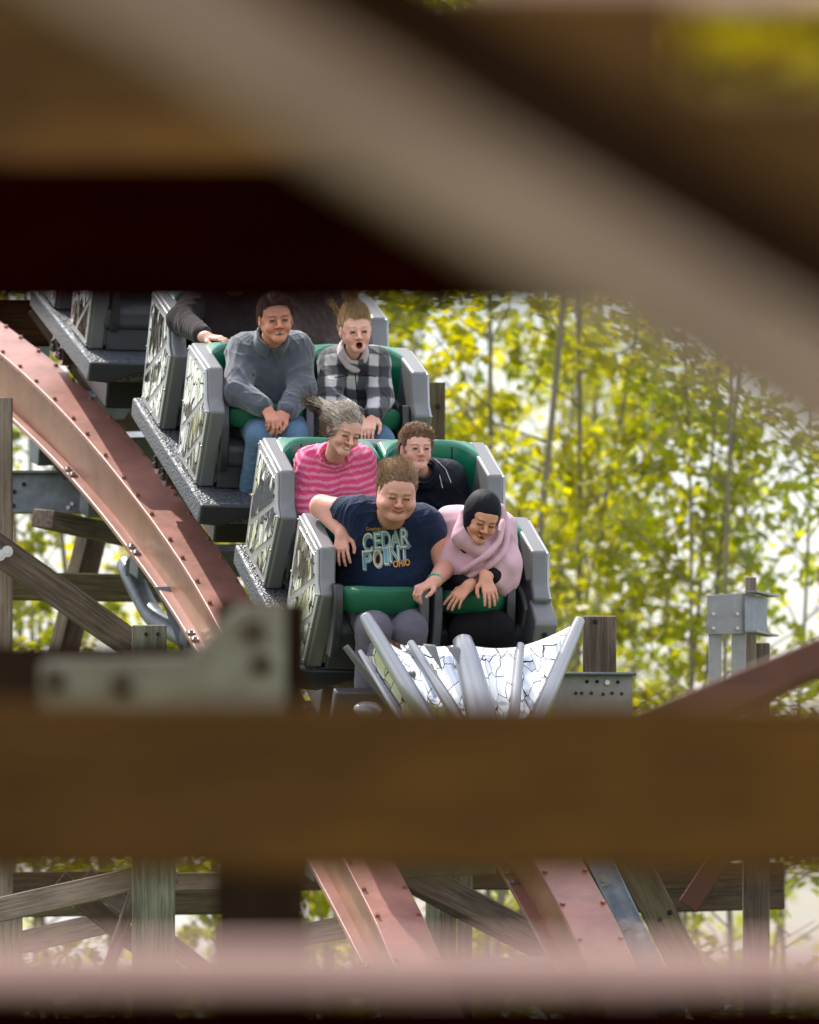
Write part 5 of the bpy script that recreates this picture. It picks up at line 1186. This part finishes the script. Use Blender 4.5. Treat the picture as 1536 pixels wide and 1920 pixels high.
def make_tree(seed, H=11, nb=26, cr=1.5, low=.18, leafs=26, stems=1, c1=(.10, .15, .012), c2=(.3, .27, .015), size=.085, fill=1.0):
    rg = np.random.default_rng(seed); root = empty('young_tree'); tb = MB(); cent = []; spd = []
    for st in range(stems):
        lean = rg.normal(size=2)*.05*(1+st); x0 = np.array([rg.normal()*.15*st, rg.normal()*.15*st, 0]); ph = rg.uniform(0, 6)
        tr = [Vector((x0[0]+lean[0]*H*t+.1*math.sin(t*5+ph), x0[1]+lean[1]*H*t+.08*math.cos(t*4+ph), H*t*(1-.06*st))) for t in np.linspace(0, 1, 12)]
        r0 = .028*H/11/(1+.4*st); tb.tube(tr, [r0*(1-.88*i/11)+.006 for i in range(12)], 8)
        for k in range(nb):
            t = low+(1-low)*(k+rg.uniform(0, 1))/nb; i = min(int(t*11), 10); p = tr[i].lerp(tr[i+1], t*11-i)
            an = rg.uniform(0, 2*math.pi); L_ = cr*(1.05-.6*abs(t-.5))*rg.uniform(.5, 1.15)*(1 if t < .85 else .6); rise = rg.uniform(.25, .9)
            d = Vector((math.cos(an), math.sin(an), rise)).normalized(); b_pts = [p+d*L_*s+Vector((0, 0, .12*L_*s*s))+Vector(rg.normal(size=3)*.03) for s in np.linspace(0, 1, 5)]
            b_pts[0] = p; tb.tube(b_pts, [r0*.28*(1-.85*s)+.002 for s in np.linspace(0, 1, 5)], 5)
            for s in np.linspace(.35, 1, 4):
                if rg.uniform() > .82*fill: continue
                j = min(int(s*4), 3); q = b_pts[j].lerp(b_pts[j+1], s*4-j); tw = Vector(rg.normal(size=3)*.22*cr/1.5); tb.tube([q, q+tw], [.006, .002], 4)
                cent.append(q+tw); spd.append(rg.uniform(.13, .3)); cent.append(q+tw*.3+Vector(rg.normal(size=3)*.1)); spd.append(rg.uniform(.1, .2))
    tk = tb.build('trunk', BARK, root, smooth=True)
    V, F, C = leaves_np(np.array([tuple(c) for c in cent]), np.array(spd), leafs, size, rg, c1, c2)
    npmesh('crown', [(V, F)], LEAF, root, (0, 0, 0), C)
    return root
protos = [make_tree(101, 11, 30, 1.35, stems=2, leafs=17, c1=(.2, .22, .015), c2=(.44, .41, .025)), make_tree(102, 10.2, 26, 1.5, c1=(.15, .19, .015), c2=(.38, .38, .025), leafs=20), make_tree(103, 11.6, 24, 1.2, stems=3, leafs=14, c1=(.22, .23, .012), c2=(.52, .45, .02)), make_tree(104, 7.6, 20, 1.3, stems=2, leafs=9, c1=(.2, .25, .025), c2=(.44, .43, .04), fill=.6)]
def place_tree(k, px, Y, rz, sc_, label, first=set()):
    r = protos[k]
    if k in first:
        n_ = r.copy(); COL.objects.link(n_)
        for ch in list(r.children): c = ch.copy(); COL.objects.link(c); c.parent = n_
        r = n_
    first.add(k); p = at(px, 960, Y); r.location = (p.x, p.y, 0); r.rotation_euler = (0, 0, rz); r.scale = (sc_,)*3
    tag(r, label, 'tree', 'young trees in the wood behind the ride')
TR = [(0, 760, 17, 0, 1.0, 'yellow-green young tree directly behind the plaid jacket rider and knotty post'), (2, 880, 14, 1, .96, 'bright yellow-leaved tree with several stems right of the knotty timber post'),
      (1, 985, 19, 2, 1.02, 'greener leafy tree above the right shell of the front row'), (0, 1090, 15, 3.6, .93, 'slender tree directly above the weathered post beside the nose'),
      (3, 1262, 16, 5, 1.0, 'mid green tree just left of the steel support bracket'),
      (3, 1370, 14, .6, 1.0, 'low thin tree with sparse leaves directly behind the steel support'), (3, 1470, 17, 2.2, .92, 'sparse small tree right of the steel support with open sky above'),
      (3, 1590, 15, 4.2, .9, 'sparse small tree cut by the right border'), (2, 1120, 27, 1.5, 1.05, 'tall yellowish tree farthest back in the middle of the gap'), (0, 930, 26, 2.5, 1.1, 'dense tree far behind the right shells of the train'),
      (1, 640, 22, .4, 1, 'tree behind the middle of the train'), (0, 20, 16, 5.2, .9, 'yellow-green tree behind the girder at the left border'), (2, 130, 18, 3.1, .92, 'bright yellow tree seen between the leaning posts at left'),
      (1, 260, 17, 2.7, .95, 'green tree behind the rail at lower left'), (2, 390, 20, .9, .95, 'yellow tree behind the pipe and rail at left'), (0, 500, 19, 4.4, 1, 'tree hidden mostly behind the left of the train'),
      (1, -160, 20, 1.1, 1, 'green tree beyond the left border'), (0, 1750, 20, 1.9, .95, 'tree beyond the right border')]
for (k, px, Y, rz, s_, lb_) in TR:
    if 'beyond the' in lb_: continue
    place_tree(k, px, Y, rz, s_, lb_)
# low trees standing off to the left; the lower mirror panels catch them
for j, (tx, ty, ts) in enumerate(((-8.6, 14.5, .66), (-10.2, 16.5, .7), (-7.2, 12.5, .62), (-12, 18.5, .72), (-9.3, 18.5, .7), (-6.2, 15.0, .62), (-11, 14.5, .68), (-8, 20, .74), (-13, 21.5, .74), (-10.5, 22, .78))):
    n_ = protos[1].copy(); COL.objects.link(n_)
    for ch in list(protos[1].children): c = ch.copy(); COL.objects.link(c); c.parent = n_
    n_.location = (tx, ty, 0); n_.rotation_euler = (0, 0, j*1.3); n_.scale = (ts*1.7, ts*1.7, ts*1.0); tag(n_, 'low bushy tree beyond the left border, caught only in the mirror panels', 'tree', 'low trees beyond the left border')
# far wood as one mass
rg = np.random.default_rng(5); ctr = np.stack([rg.uniform(-45, 45, 1000), rg.uniform(45, 62, 1000), rg.uniform(.3, 6.2, 1000)], 1)
ctr = ctr[ctr[:, 2] < 3.6+1.1*np.sin(ctr[:, 0]*.9)+.8*np.sin(ctr[:, 0]*2.3)]
V, F, C = leaves_np(ctr, rg.uniform(.5, 1.0, len(ctr)), 34, .2, rg, (.13, .17, .01), (.38, .36, .02)); fw_ = npmesh('far_wood', [(V, F)], LEAF, None, (0, 0, 0), C); tag(fw_, 'far wood of yellow-green foliage closing the horizon', 'woodland', kind='stuff')
# leafy branch hanging near the camera at the top right
rb = empty('leafy_branch', Matrix.Translation(at(1470, 75, -27))); tag(rb, 'bright yellow-green blurred leafy branch in the top right corner', 'branch')
mb = MB(); mb.tube([(.9, .1, .5), (.3, 0, .15), (-.05, 0, 0)], [.012, .008, .004], 6); mb.build('twig', BARK, rb)
cn = rg.uniform((-.21, -.06, -.1), (.12, .06, .1), (60, 3)); V, F, C = leaves_np(cn, np.full(60, .05), 60, .04, rg, (.55, .5, .004), (.75, .62, .006)); npmesh('leaves', [(V, F)], LEAF, rb, (0, 0, 0), C)
